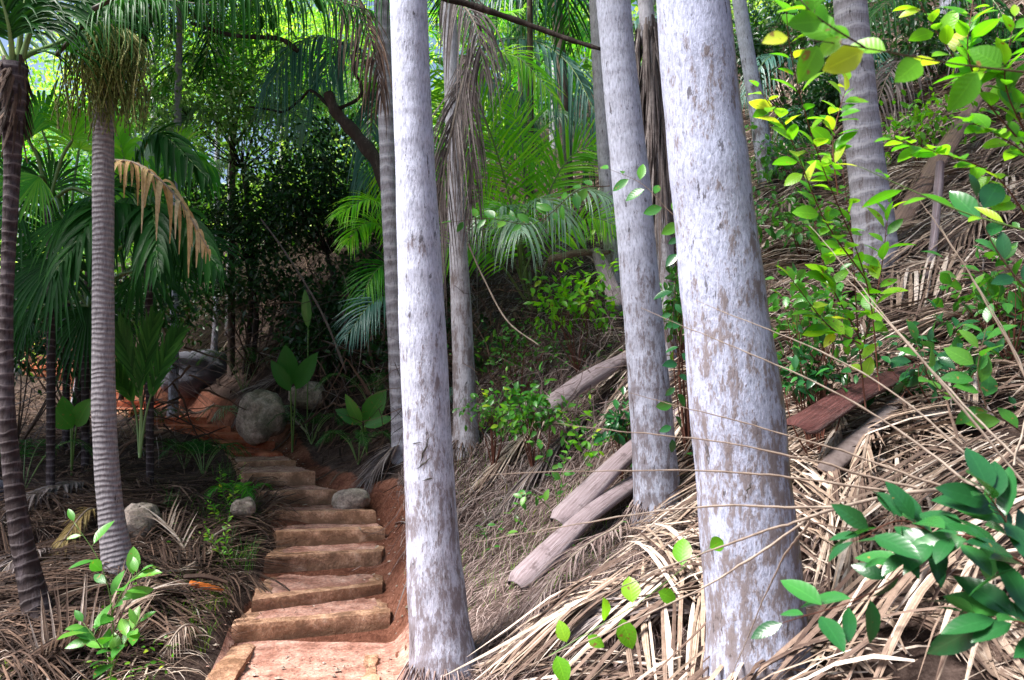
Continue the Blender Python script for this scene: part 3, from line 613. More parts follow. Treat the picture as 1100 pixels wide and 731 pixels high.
# shaggy trunk between the two big ones
T8, q8 = palm('shaggy fibre-wrapped palm squeezed between the two big pale trunks', [(692, -10), (700, 60), (712, 180), (716, 330)], [16, 20, 20, 18], 6.6, M['bark_pale'], 8.5, seed=12, group=G1, crownkw={})
g = Geo(); n = 420
s = rng.random(n); c = q8[(np.interp(s, [0, 1], [.30, .62]) * len(q8)).astype(int)]; a = rng.random(n) * 6.283; rr = .075 + .03 * rng.random(n)
b = c + np.stack([np.cos(a) * rr, np.sin(a) * rr, 0 * a], -1); q = np.linspace(0, 1, 6); ln = rng.uniform(.25, .85, n)
Pp = b[:, None] + np.stack([(np.cos(a) * .10)[:, None] * q * ln[:, None], (np.sin(a) * .10)[:, None] * q * ln[:, None], -q[None] * ln[:, None]], -1) + rng.normal(0, .03, (n, 1, 3)) * q[None, :, None]
ribbons(g, Pp, np.stack([-np.sin(a), np.cos(a), 0 * a], -1), np.repeat(rng.uniform(.008, .035, n)[:, None], 6, 1) * np.interp(q, [0, .7, 1], [1, .8, .1])[None], .5)
g.build('fibre_skirt', M['dry_grey'], T8)

# knife-thin scars and slits in the bark
def scars(t, d, w, items):
    for x, y, L, ang, wd in items:
        g = Geo(); c = W(x, y, d); n = 9; q = np.linspace(-.5, .5, n); dv = A(math.sin(ang), 0, math.cos(ang)); P = c + dv * (q * L)[:, None] + A(.004, 0, 0) * np.sin(q * 14)[:, None]
        ax = P[:, 0] - W(w[0], y, d)[0]; P[:, 1] = d - np.sqrt(np.maximum(w[1] ** 2 - ax ** 2, 1e-4)) * 1.02 - .0035
        Wd = (wd * np.clip(1 - (2 * q) ** 2, .05, 1))[None]; ribbons(g, P[None], np.cross(dv, A(0, -1, 0))[None], Wd, -.3); g.build('bark_scar', M['rachis_d'], t)
scars(T1, 4.2, (460, .118), [(459, 482, .14, .35, .010), (458, 496, .09, .9, .009), (464, 512, .07, 1.3, .008), (468, 600, .08, .6, .008), (450, 475, .06, 1.4, .005), (470, 632, .07, 1.2, .007)])
scars(T3, 3.2, (793, .172), [(751, 405, .16, .03, .007), (790, 520, .05, .5, .006)])
# fruit strings on the ringed palm
def fruit(parent, cx, cy, d, n, spread, hang, name='fruit_cluster'):
    g = Geo(); c = W(cx, cy, d)
    for k in range(n):
        a = random.random() * 6.283; r = spread * random.random() ** .6; x = c + A(math.cos(a) * r, math.sin(a) * r * .8, random.uniform(-.03, .06)); ln = hang * random.uniform(.35, 1.15)
        q = np.linspace(0, 1, 26); P = x + np.stack([.02 * np.sin(q * 5 + k) + .04 * math.cos(a) * q, .02 * np.cos(q * 4 + k), -q * ln], -1); P[0] = c + A(math.cos(a) * r * .3, math.sin(a) * r * .3, .12)
        rad = .002 + .0042 * (np.arange(26) % 2) * (rng.random(26) < .8); tube(g, P, rad, 4, 0, rnd=random.random(), cap=False)
    return g.build(name, M['fruit'], parent)
fruit(TB, 97, 52, 5.4, 120, .17, .52); fruit(TB, 131, 52, 5.35, 120, .16, .50); fruit(TB, 111, 45, 5.25, 50, .12, .45)
for x0, x1 in ((100, 88), (122, 138)):
    g = Geo(); tube(g, spline(px((x0, 30, 5.5), ((x0 + x1) / 2, 24, 5.45), (x1, 34, 5.4)), 8), .03, 8); g.build('bract', M['stem'], TB)

# crown of the far-left palm: petioles and leaflets against the sky
for p3, mt in [([(14, 75, 4.8), (8, 20, 4.7), (-20, -60, 4.6)], 'frond_shade_tint'), ([(18, 75, 4.8), (26, 10, 4.8), (40, -70, 4.8)], 'frond_shade_tint'), ([(20, 72, 4.8), (45, 12, 4.8), (110, -50, 4.9)], 'frond_shade_tint'),
               ([(16, 74, 4.8), (28, 60, 4.9), (70, 42, 5.2), (112, 4, 5.4), (160, -60, 5.5)], 'frond_shade_tint'), ([(12, 74, 4.8), (-20, 20, 4.9), (-80, 0, 5)], 'frond')]:
    frond(TA, px(*p3), [M['rachis_g'], M[mt]], ll=.55, n=34, plane=CAMV, droop=.6, width=.032, rw=.022, ang=(60, 30), start=.3)
g = Geo(); n = 90; a = rng.random(n) * 6.283; q = np.linspace(0, 1, 5); c = W(14, 95, 4.8)
b = c + np.stack([np.cos(a) * .06, np.sin(a) * .06, rng.uniform(-.22, .2, n)], -1); ln = rng.uniform(.08, .28, n)
Pp = b[:, None] + np.stack([np.cos(a)[:, None] * .12 * q * ln[:, None], np.sin(a)[:, None] * .12 * q, -q[None] * ln[:, None]], -1)
ribbons(g, Pp, np.stack([-np.sin(a), np.cos(a), 0 * a], -1), np.full((n, 5), .03) * np.interp(q, [0, 1], [1, .2])[None], .4); g.build('leaf_base', M['dry_brown'], TA)

# ------------------------------------------------------------------ sprigs, shrubs and trees
def leaf_ribbons(g, P, D, U, L, Wd, droop=.2, fold=.25, m=0, seg=6, rnd=None, prof=None):
    q = np.linspace(0, 1, seg); n = len(P); D = unit(D)
    C_ = P[:, None] + D[:, None] * (L[:, None] * q[None])[..., None]
    U = unit(U - D * (U * D).sum(-1, keepdims=True)); C_ = C_ - U[:, None] * ((droop * L)[:, None] * q[None] ** 2)[..., None] if np.ndim(droop) else C_ - U[:, None] * ((droop * L)[:, None] * q[None] ** 2)[..., None]
    w = Wd[:, None] * np.interp(q, *(prof or ([0, .12, .35, .6, .85, 1], [.06, .55, 1, .95, .5, .02])))[None]
    ribbons(g, C_, np.cross(D, U), w, fold, rnd, m)
def sprig_geo(gs, gl, pts, n=16, ll=.08, lw=.045, sr=.004, up=A(0, -.4, 1), spread=60, start=.15, droop=.2, petiole=.15, tip=True, seg=7, facecam=.4):
    P = spline(pts, 24); T = unit(np.gradient(P, axis=0)); tube(gs, P, np.linspace(sr, sr * .35, 24), 6, rnd=.4)
    s = np.linspace(start, 1, n); i = (s * 23).astype(int); b = P[i]; t = T[i]
    sd = np.where(np.arange(n) % 2 == 0, 1, -1)[:, None]
    upv = unit(np.broadcast_to(up, (n, 3)) + rng.normal(0, facecam, (n, 3)))
    S = unit(np.cross(t, upv)) * sd; a = np.radians(spread + rng.normal(0, 15, n))[:, None]
    if tip: a[-1] = .05
    D = unit(t * np.cos(a) + S * np.sin(a) + rng.normal(0, .15, (n, 3)))
    L = ll * rng.uniform(.65, 1.15, n) * np.where(s > .9, .7, 1); Wd = lw * L / ll * rng.uniform(.9, 1.1, n)
    b2 = b + D * (petiole * L)[:, None]
    for k in range(n): tube(gs, np.array([b[k], (b[k] + b2[k]) / 2, b2[k]]), sr * .3, 4, cap=False)
    leaf_ribbons(gl, b2, D, upv, L, Wd, droop, .22, 0, seg)
def plant(name, label, cat, stems, leafmat, stemmat='stem_red', group=None, **k):
    """stems: list of pixel/depth polylines; k: leaf size options"""
    gs, gl = Geo(), Geo()
    for st in stems: sprig_geo(gs, gl, px(*st), **k)
    o = thing(name, label, cat, W(*stems[0][0]), group)
    gs.build('stem', M[stemmat], o); gl.build('leaves', M[leafmat], o); return o
def bush_geo(gs, gl, base, top_c, rad, nst=14, nleaf=900, ll=.09, lw=.04, sr=.012, clump=.16, droop=.2, seg=4):
    """branches from the base out to clumps spread through an uneven crown; small leaves in each clump"""
    rad = np.asarray(rad, float); cc = []
    for k in range(nst):
        v = unit(rng.normal(0, 1, 3)); v[2] = abs(v[2]) * .9 - .25; e = top_c + v * rad * rng.uniform(.35, 1.0)
        m = base * .45 + e * .55 + rng.normal(0, .1, 3) * rad; P = spline([base, m, e], 10); P[0] = base; tube(gs, P, np.linspace(sr, sr * .25, 10), 5, rnd=.4)
        cc.append(e); 
        for j in range(3):
            e2 = e + rng.normal(0, .3, 3) * rad; tube(gs, spline([P[6], (P[6] + e2) / 2 + rng.normal(0, .04, 3), e2], 6), np.linspace(sr * .4, sr * .12, 6), 4, cap=False); cc.append(e2)
    cc = np.array(cc); wts = rng.random(len(cc)) ** 1.2 + .1; i = rng.choice(len(cc), nleaf, p=wts / wts.sum()); off = rng.normal(0, 1, (nleaf, 3)) * clump * rad.mean()
    P = cc[i] + off; D = unit(off + rng.normal(0, .6, (nleaf, 3)) * clump * rad.mean() + A(0, 0, -.01)); U = unit(rng.normal(0, .55, (nleaf, 3)) + A(0, -.25, 1))
    L = ll * rng.uniform(.6, 1.2, nleaf); leaf_ribbons(gl, P, D, U, L, lw * L / ll, droop, .3, 0, seg, rnd=np.clip(rng.random(nleaf) * .7 + (rng.random(len(cc)) * .3)[i], 0, 1), prof=([0, .35, .7, 1], [.1, 1, .8, .03]))
def bush(name, label, cat, base, c, rad, mat, parts=('stem', 'foliage'), stemmat='stem', group=None, **k):
    gs, gl = Geo(), Geo(); bush_geo(gs, gl, base, c, rad, **k); o = thing(name, label, cat, base, group)
    gs.build(parts[0], M[stemmat], o); gl.build(parts[1], M[mat], o); return o
def on(px_, py_, d, dz=0):
    p = W(px_, py_, d); return A(p[0], p[1], float(H(p[0], p[1])) + dz)
exec_parts = True

# broadleaf trees behind the trail
def tree(label, px_, py_, d, rad, mat, trunkpts=None, nleaf=9000, ll=.11, lw=.05, nst=26, group='leafy trees behind the steps', clump=.17, trunkw=.05):
    c = W(px_, py_, d); foot = on(px_, 400, d); base = foot + A(0, 0, 0)
    top = c - A(0, 0, rad[2] * .6); gs, gl = Geo(), Geo()
    P = spline([base - A(0, 0, .2), (base + top) / 2 + A(.15, 0, 0), top], 16); tube(gs, P, np.linspace(trunkw, trunkw * .55, 16), 10)
    o = thing('broadleaf_tree', label, 'tree', base, group); gs.build('trunk', M['branch'], o)
    gs = Geo(); bush_geo(gs, gl, top, c, rad, nst, nleaf, ll, lw, trunkw * .22, clump); gs.build('limbs', M['branch'], o); gl.build('crown', M[mat], o); return o
tree('yellow-green tree behind the left palms, leaves coloured as if lit from behind', 205, 85, 17, (2.4, 1.8, 2.2), 'sun_tint', nleaf=8000, ll=.12)
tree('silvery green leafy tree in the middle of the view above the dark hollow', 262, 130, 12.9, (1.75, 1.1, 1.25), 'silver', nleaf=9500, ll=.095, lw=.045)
tree('bright green tree at the top between the fan palms and the white trunk', 340, 60, 19, (2.6, 1.8, 1.9), 'sun_tint', nleaf=9000, ll=.12)
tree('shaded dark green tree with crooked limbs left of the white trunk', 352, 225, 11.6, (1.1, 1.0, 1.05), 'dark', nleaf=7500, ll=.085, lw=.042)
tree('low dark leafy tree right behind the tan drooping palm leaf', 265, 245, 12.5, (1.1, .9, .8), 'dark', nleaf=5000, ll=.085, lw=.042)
tree('sun-tinted tree at the top right of the white trunk by the steps', 560, 40, 21, (2.6, 1.8, 2.4), 'sun_tint', nleaf=8000, ll=.14, lw=.06)
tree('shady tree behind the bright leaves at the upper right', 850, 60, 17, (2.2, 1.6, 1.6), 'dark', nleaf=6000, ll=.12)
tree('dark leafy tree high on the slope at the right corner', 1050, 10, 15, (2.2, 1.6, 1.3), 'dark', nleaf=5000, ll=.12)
tree('sun-tinted feathery tree at the upper left corner behind the palm crown', 60, 150, 24, (3.2, 2.0, 2.6), 'sun_tint', nleaf=8000, ll=.15, lw=.07)
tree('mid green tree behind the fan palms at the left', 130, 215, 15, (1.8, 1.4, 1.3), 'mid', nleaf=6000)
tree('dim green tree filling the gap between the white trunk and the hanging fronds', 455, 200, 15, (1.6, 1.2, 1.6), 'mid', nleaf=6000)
# crooked limb and vines
def limb(name, label, cat, pts, r, mat, n=40, wob=.0):
    P = spline(px(*pts), n); P = P + wob * np.stack([np.sin(np.arange(n) * .9), np.cos(np.arange(n) * 1.3), np.sin(np.arange(n) * 1.7)], -1)
    g = Geo(); rr = np.linspace(r[0], r[1], n) * (1 + .12 * np.sin(np.arange(n) * 1.1)); tube(g, P, rr, 8); o = g.build(name, M[mat], loc=P[0]); return tag(o, label, cat)
limb('bare_branch', 'thick crooked brown limb slanting down behind the white trunk', 'branch', [(352, 100, 9.5), (362, 122, 9.5), (385, 148, 9.4), (410, 185, 9.3), (432, 260, 9.2), (440, 360, 9.0)], (.055, .10), 'bark_brown')
limb('liana', 'dark liana sagging across the top from the dead frond to the pale trunk', 'vine', [(440, -12, 5.5), (500, 4, 5.5), (560, 24, 5.5), (610, 42, 5.4), (645, 53, 5.3)], (.028, .013), 'branch')
limb('bare_branch', 'thin wavy dark branch below the silvery tree', 'branch', [(268, 115, 10), (290, 118, 10), (305, 120, 10), (322, 108, 10), (335, 98, 9.9), (357, 118, 9.6)], (.012, .022), 'branch')
limb('bare_branch', 'forked twig rising from the crooked limb to the hanging brown frond', 'branch', [(362, 118, 9.5), (385, 106, 9.3), (388, 90, 9.2), (380, 75, 9.1), (384, 40, 9)], (.022, .012), 'branch')
limb('bare_branch', 'dark branch arching across the top left behind the overhead fronds', 'branch', [(205, 25, 9), (250, 38, 9), (300, 42, 9), (320, 55, 9)], (.02, .03), 'branch')
limb('bare_branch', 'fine bare twig dangling in the dark hollow by the broad leaf', 'branch', [(280, 235, 9), (300, 262, 9), (325, 300, 9), (350, 345, 9), (372, 400, 9)], (.008, .014), 'dry_grey')
limb('liana', 'thin pale vine drooping across the dark gap left of the sheath log', 'vine', [(503, 262, 7), (520, 300, 7), (545, 345, 6.9), (580, 372, 6.8)], (.008, .006), 'rachis_p')

# ---- palms of the middle distance with hand-set fronds
def palm_clump(name, label, base, fronds, mats, cat='palm', group=None, trunk=None, **kk):
    t = thing(name, label, cat, base, group)
    if trunk: g = Geo(); tube(g, spline([base - A(0, 0, .1), (base + trunk[0]) / 2, trunk[0]], 12), np.linspace(trunk[1], trunk[1] * .8, 12), 10); g.build('trunk', M['bark_brown'], t)
    for f in fronds:
        pts, o = f[0], dict(kk); o.update(f[1] if len(f) > 1 else {})
        mt = o.pop('mats', mats); frond(t, px(*pts), [M[mt[0]], M[mt[1]]], **o)
    return t
b0 = (572, 335, 9.2)
palm_clump('young_palm', 'lime green young palm with arching fronds in the centre of the view', on(572, 335, 9.2), [
    ([b0, (548, 215, 9.0), (520, 125, 8.6), (492, 78, 8.2)], dict(ll=.75)),
    ([b0, (540, 250, 8.9), (500, 200, 8.4), (462, 190, 8)], dict(ll=.6)),
    ([b0, (585, 225, 9.1), (612, 170, 9), (655, 150, 8.8)], dict(ll=.6)),
    ([b0, (565, 230, 9.5), (560, 150, 9.6), (545, 105, 9.8)], dict(ll=.65)),
    ([b0, (595, 265, 8.8), (630, 235, 8.4), (668, 245, 8)], dict(ll=.5)),
    ([b0, (530, 275, 8.8), (490, 262, 8.5), (450, 290, 8.3)], dict(ll=.5)),
    ([b0, (560, 260, 8.6), (545, 225, 8.1), (520, 235, 7.7)], dict(ll=.45))],
    ('rachis_g', 'frond_lime'), n=46, plane=CAMV + A(0, 0, .4), droop=.22, width=.028, rw=.016, ang=(62, 28), start=.25, trunk=(W(*b0), .07))
palm_clump('young_palm', 'silvery palm with drooping fan of pale leaflets below the lime green one', on(575, 330, 8.2), [
    ([(560, 300, 8.4), (556, 240, 8.2), (540, 222, 8), (508, 245, 7.8)], dict()), ([(560, 300, 8.4), (562, 235, 8.2), (585, 214, 8), (612, 240, 7.8)], dict()),
    ([(560, 300, 8.4), (590, 235, 8.2), (625, 205, 8), (672, 222, 7.8)], dict(ll=.42)), ([(560, 300, 8.4), (556, 260, 7.9), (556, 235, 7.5), (560, 250, 7.1)], dict())],
    ('rachis_g', 'frond_pale'), n=34, plane=A(0, -.4, 1), droop=.75, width=.022, ll=.5, rw=.012, start=.3)
palm_clump('feather_palm', 'blue-green palm whose big drooping frond hangs beside the lavender-grey trunk', on(600, 300, 12), [
    ([(480, 130, 12), (510, 60, 11.5), (560, 42, 11), (610, 68, 10.6), (648, 140, 10.2)], dict(ll=1.05)),
    ([(480, 130, 12), (500, 90, 11.6), (540, 95, 11.2), (575, 150, 11)], dict(ll=.8)),
    ([(650, 60, 12), (620, -10, 11.5), (560, -25, 11), (500, 10, 10.6)], dict(ll=.9)),
    ([(650, 60, 12), (690, 20, 11.5), (740, 20, 11)], dict(ll=.9))],
    ('rachis_g', 'frond_blue'), n=52, plane=A(0, -.6, 1), droop=1.1, width=.035, rw=.022, start=.2)
palm_clump('feather_palm', 'small drooping palm with whitish fronds seen behind the blue-green frond', on(600, 260, 12.5), [
    ([(590, 190, 12.5), (578, 140, 12.2), (590, 120, 12), (628, 130, 11.8)], dict()), ([(590, 190, 12.5), (575, 135, 12.3), (555, 120, 12), (520, 150, 11.8)], dict())],
    ('rachis_g', 'frond_pale'), n=36, plane=A(0, -.5, 1), droop=.9, width=.03, ll=.6, rw=.014, start=.3)
palm_clump('feather_palm', 'dark palm with one pale frond showing below the silvery tree', on(245, 330, 14), [
    ([(235, 260, 14), (222, 190, 13.8), (242, 172, 13.5), (276, 192, 13)], dict(ll=.65)), ([(235, 260, 14), (228, 205, 13.8), (205, 190, 13.5), (180, 205, 13)], dict(mats=('rachis_g', 'frond_shade_tint')))],
    ('rachis_g', 'frond_pale'), n=36, plane=A(0, -.5, 1), droop=.8, width=.03, ll=.6, rw=.014, start=.3)
palm_clump('feather_palm', 'blue-grey feather palm hanging over the crooked limb', on(360, 330, 12), [
    ([(395, 120, 11), (370, 50, 10.6), (325, 45, 10.2), (286, 95, 9.8)], dict(ll=.75)), ([(395, 120, 11), (390, 60, 10.6), (365, 50, 10.4), (345, 90, 10)], dict(ll=.8)),
    ([(395, 120, 11), (410, 90, 10.6), (400, 130, 10.4), (390, 200, 10)], dict(ll=.6))],
    ('rachis_g', 'frond_blue'), n=44, plane=A(0, -.6, 1), droop=1.0, width=.03, rw=.016, start=.25)
palm_clump('young_palm', 'small yellow-green palm spreading low beside the left of the white trunk', on(432, 330, 9), [
    ([(438, 300, 9), (420, 235, 8.8), (395, 215, 8.5), (362, 232, 8.2)], dict(mats=('rachis_g', 'frond_lime'))), ([(438, 300, 9), (415, 250, 8.8), (392, 240, 8.6), (372, 262, 8.3)], dict(mats=('rachis_g', 'frond_lime'))),
    ([(438, 330, 8.8), (425, 290, 8.6), (405, 290, 8.4), (380, 335, 8.2)], dict()), ([(440, 350, 8.6), (425, 320, 8.4), (400, 325, 8.2), (372, 362, 8)], dict(mats=('rachis_g', 'frond_blue')))],
    ('rachis_g', 'frond'), n=40, plane=A(0, -.8, 1), droop=.4, width=.024, ll=.42, rw=.012, start=.25)
palm_clump('feather_palm', 'shaded palm with long blue-green fronds up the slope behind the bright leaves', on(860, 160, 12), [
    ([(890, 200, 12), (870, 90, 11.8), (830, 60, 11.4), (795, 110, 11)], dict()), ([(890, 200, 12), (885, 80, 11.6), (920, 40, 11.2), (965, 90, 10.8)], dict()),
    ([(890, 200, 12), (868, 120, 11.2), (850, 140, 10.8), (845, 190, 10.4)], dict()), ([(890, 200, 12), (905, 120, 11.4), (935, 130, 11), (960, 190, 10.6)], dict())],
    ('rachis_g', 'frond_blue'), n=40, plane=A(0, -.6, 1), droop=.9, width=.03, ll=.6, rw=.016, start=.2)
palm_clump('feather_palm', 'tall sunlit palm arching bright fronds between the white trunk and the lime green palm', on(470, 330, 10.5), [
    ([(470, 190, 10.5), (500, 90, 10.3), (550, 60, 10), (600, 110, 9.6)], dict()), ([(470, 190, 10.5), (455, 100, 10.4), (440, 70, 10.2), (400, 90, 10)], dict()), ([(470, 190, 10.5), (520, 150, 10.2), (560, 150, 9.8), (600, 200, 9.4)], dict()),
    ([(470, 190, 10.5), (480, 110, 10.6), (510, 30, 10.6), (560, 10, 10.4)], dict()), ([(470, 190, 10.5), (450, 160, 10.2), (430, 170, 9.9), (415, 230, 9.6)], dict())], ('rachis_g', 'frond_lime'), n=46, plane=A(0, -.7, 1), droop=.45, width=.034, ll=.62, rw=.018, start=.2, trunk=(W(470, 190, 10.5), .05))
palm_clump('feather_palm', 'bright arching palm in front of the leafy trees at the upper left', on(250, 330, 13), [
    ([(250, 160, 13), (235, 80, 12.8), (200, 60, 12.5), (160, 110, 12.2)], dict()), ([(250, 160, 13), (265, 80, 12.8), (300, 50, 12.5), (345, 90, 12.2)], dict()), ([(250, 160, 13), (280, 120, 12.6), (320, 125, 12.2), (350, 180, 12)], dict(mats=('rachis_g', 'frond_pale'))),
    ([(250, 160, 13), (220, 120, 12.6), (190, 125, 12.3), (165, 170, 12)], dict(mats=('rachis_g', 'frond_pale'))), ([(250, 160, 13), (250, 80, 13), (255, 30, 13), (280, -10, 13)], dict())], ('rachis_g', 'frond'), n=44, plane=A(0, -.7, 1), droop=.5, width=.04, ll=.7, rw=.018, start=.2, trunk=(W(250, 160, 13), .06))
# dead hanging fronds
loose_frond('dead_frond', 'long dead brown frond hanging down against the palm in the middle', 'palm frond', px((508, 50, 7.2), (492, 110, 7.1), (476, 190, 7.0), (466, 290, 6.9)), [M['rachis_p'], M['dry_grey']], ll=.75, n=46, plane=CAMV, droop=.5, width=.017, ang=(26, 10), rw=.02, start=.02, ragged=.25, v=.5)
loose_frond('dead_frond', 'second dead frond hanging just right of the long brown one, greyer and shorter', 'palm frond', px((498, 60, 7.3), (506, 110, 7.25), (508, 180, 7.2), (502, 250, 7.15)), [M['rachis_p'], M['dry_grey']], ll=.55, n=36, plane=CAMV, droop=.7, width=.016, ang=(26, 10), rw=.016, start=.02, ragged=.3, v=.5)
loose_frond('dead_frond', 'dark brown dead frond dangling at the top left of the white trunk', 'palm frond', px((350, -40, 6), (375, -5, 5.9), (398, 40, 5.8), (410, 110, 5.8)), [M['rachis_d'], M['dry_brown']], ll=.36, n=40, plane=A(0, -1, .3), droop=1.0, width=.016, ang=(50, 20), rw=.012, start=.1)
loose_frond('dead_frond', 'grey dead frond hanging in front of the liana near the top middle', 'palm frond', px((470, -30, 6.2), (490, -5, 6.2), (512, 30, 6.1), (520, 80, 6.1)), [M['rachis_p'], M['dry_grey']], ll=.45, n=34, plane=A(0, -1, .3), droop=1.0, width=.018, ang=(60, 25), rw=.012, start=.1, ragged=.2)
loose_frond('dead_frond', 'tan dead leaf with wide drooping ribbons by the grey ringed trunk', 'palm frond', px((118, 172, 5.9), (150, 178, 5.8), (190, 212, 5.7), (224, 268, 5.6)), [M['rachis_p'], M['dry_tan']], ll=.2, n=16, plane=A(0, -.25, 1), droop=1.5, width=.045, ang=(60, 30), rw=.014, start=.1, seg=8, tipw=.12, jit=.38)
# overhead frond across the top left
OV = [('dark feathery frond hanging from overhead at the top left, tip towards the white trunk', [(100, 10, 4.6), (180, -28, 4.5), (280, -22, 4.4), (400, 12, 4.3)], .36),
      ('dark frond overhead crossing the grey ringed palm at the very top', [(60, 60, 5.0), (100, 20, 4.9), (150, 0, 4.8), (230, 6, 4.7)], .30),
      ('overhead frond whose leaflet tips fringe the top edge left of the liana', [(520, -60, 4.6), (440, -50, 4.6), (360, -30, 4.6), (290, -4, 4.6)], .32)]
for lb, p3, l in OV:
    loose_frond('overhead_frond', lb, 'palm frond', px(*p3), [M['rachis_d'], M['frond_shade_tint']], 'fronds fringing the top edge', ll=l, n=52, plane=A(0, -.3, 1), droop=1.2, width=.022, rw=.014, start=.05)

# ---- fan palms at the left
t = thing('fan_palm', 'large fan palm with bright pleated leaves at the left edge', 'palm', on(60, 400, 7.2))
g = Geo(); tube(g, spline([on(60, 400, 7.2) - A(0, 0, .1), W(55, 300, 7.2), W(52, 215, 7.2)], 10), .035, 10); g.build('trunk', M['bark_dark'], t)
hub = W(52, 220, 7.2)
for cx, cy, d, ox, oz, up, r, mt, sp in [(42, 190, 6.7, -.4, -.6, A(.1, -1, .6), .50, 'frond', 150), (30, 150, 7, -.6, .7, A(.1, -1, .7), .6, 'frond', 170), (78, 150, 7.1, .3, .8, A(0, -1, .4), .55, 'frond_lime', 150),
                                        (68, 235, 6.6, .6, -.5, A(0, -1, .8), .5, 'frond_shade_tint', 190), (20, 230, 6.6, -.7, -.5, A(.2, -.8, 1), .62, 'frond_shade_tint', 190), (100, 210, 6.9, .8, .1, A(0, -.7, 1), .6, 'frond_shade_tint', 200), (60, 280, 6.4, .1, -1, A(0, -.9, .5), .5, 'frond_shade_tint', 200)]:
    fan(t, W(cx, cy, d), A(ox, -.25, oz), up, [M['rachis_g'], M[mt]], petiole=(hub, (hub + W(cx, cy, d)) / 2 + A(0, 0, .1)), r=r, spread=sp, droop=.35)
t = thing('fan_palm', 'shaded pleated palm with broad drooping leaves between the ringed trunk and the tan leaf', 'palm', on(165, 420, 7.8))
g = Geo(); tube(g, spline([on(165, 420, 7.8) - A(0, 0, .1), W(160, 320, 7.6), W(158, 250, 7.4)], 10), .035, 10); g.build('trunk', M['bark_dark'], t)
hub = W(158, 250, 7.4)
for p3, l, mt in [([(158, 250, 7.4), (145, 190, 7.2), (170, 145, 7.0), (222, 190, 6.6)], .5, 'frond_shade_tint'), ([(158, 250, 7.4), (165, 200, 7.6), (190, 165, 7.7), (228, 180, 7.8)], .5, 'frond'), ([(158, 250, 7.4), (140, 200, 7.5), (128, 150, 7.5), (110, 120, 7.5)], .5, 'frond_lime'),
                  ([(158, 250, 7.4), (175, 232, 7.0), (200, 235, 6.7), (235, 290, 6.4)], .42, 'frond_shade_tint'), ([(158, 250, 7.4), (140, 225, 6.9), (110, 225, 6.5), (60, 290, 6.1)], .5, 'frond_shade_tint'), ([(158, 250, 7.4), (160, 225, 6.9), (165, 230, 6.5), (170, 290, 6.1)], .45, 'frond_shade_tint')]:
    frond(t, px(*p3), [M['rachis_g'], M[mt]], name='leaf', ll=l, n=24, plane=A(0, -.6, 1), droop=.7, width=.075, ang=(50, 18), rw=.016, start=.25, fold=.35)
fan(t, W(200, 255, 6.9), A(.6, -.1, -.5), A(0, -1, .9), [M['rachis_g'], M['frond_shade_tint']], petiole=(hub, (hub + W(200, 255, 6.9)) / 2), r=.5, spread=150, droop=.3)
fan(t, W(70, 300, 7.4), A(-.8, -.1, -.2), A(0, -1, .9), [M['rachis_g'], M['frond_shade_tint']], petiole=(hub, (hub + W(70, 300, 7.4)) / 2), r=.65, spread=190, droop=.3)
# pleated sapling by the path
t = thing('palm_sapling', 'upright palm sapling with pleated dark leaves standing left of the trail', 'palm', on(150, 500, 7.0))
bs = on(150, 500, 7.0); bpx = (150, 492, 7.0)
for p3, l in [([bpx, (152, 440, 7), (140, 390, 6.95), (128, 352, 6.9)], .34), ([bpx, (152, 430, 7), (158, 380, 6.95), (166, 345, 6.9)], .34), ([bpx, (158, 440, 7), (175, 390, 6.95), (195, 355, 6.9)], .30), ([bpx, (145, 440, 7), (130, 410, 6.8), (118, 390, 6.6)], .28)]:
    frond(t, px(*p3), [M['rachis_g'], M['frond_deep']], name='leaf', ll=l, n=26, plane=CAMV + A(.3, 0, .2), droop=.08, width=.036, ang=(26, 8), rw=.012, start=.42, v=.5, fold=.3, jit=.03)
def broadleaf(label, px_, py_, d, leaves, mat, cat='plant', name='broadleaf_plant'):
    b = on(px_, py_, d); t = thing(name, label, cat, b); 
    for (x0, y0, x1, y1, w, dd) in leaves:
        g = Geo(); p0, p1 = W(x0, y0, dd), W(x1, y1, dd - .15); tube(g, spline([b - A(0, 0, .03), (b + p0) / 2 + A(0, 0, .03), p0], 8), .008, 6, 1)
        leaf_ribbons(g, p0[None], (p1 - p0)[None], A(.1, -1, .3)[None], np.array([np.linalg.norm(p1 - p0)]), np.array([w]), .15, .25, 0, 12); g.build('leaf', [M[mat], M['stem_green']], t)
    return t
broadleaf('bright heart-leaved plant low between the two left trunks', 78, 478, 8.4, [(76, 458, 66, 428, .2, 8.4), (82, 458, 94, 430, .2, 8.3), (78, 460, 58, 440, .2, 8.2)], 'mid')
broadleaf('plant with two big smooth leaves above the rounded tan boulder', 315, 430, 9.4, [(312, 415, 306, 372, .24, 9.4), (318, 418, 338, 380, .2, 9.3), (312, 420, 292, 388, .16, 9.2)], 'frond_deep')
broadleaf('tall single pale leaf hanging in the dark behind the boulder', 331, 400, 10, [(331, 352, 327, 312, .12, 10)], 'silver')
broadleaf('low broad-leaved plant on the bank right of the upper steps', 395, 468, 8.4, [(392, 455, 412, 420, .22, 8.4), (388, 455, 362, 440, .14, 8.3), (392, 458, 420, 448, .12, 8.2), (388, 458, 372, 425, .12, 8.3)], 'mid')

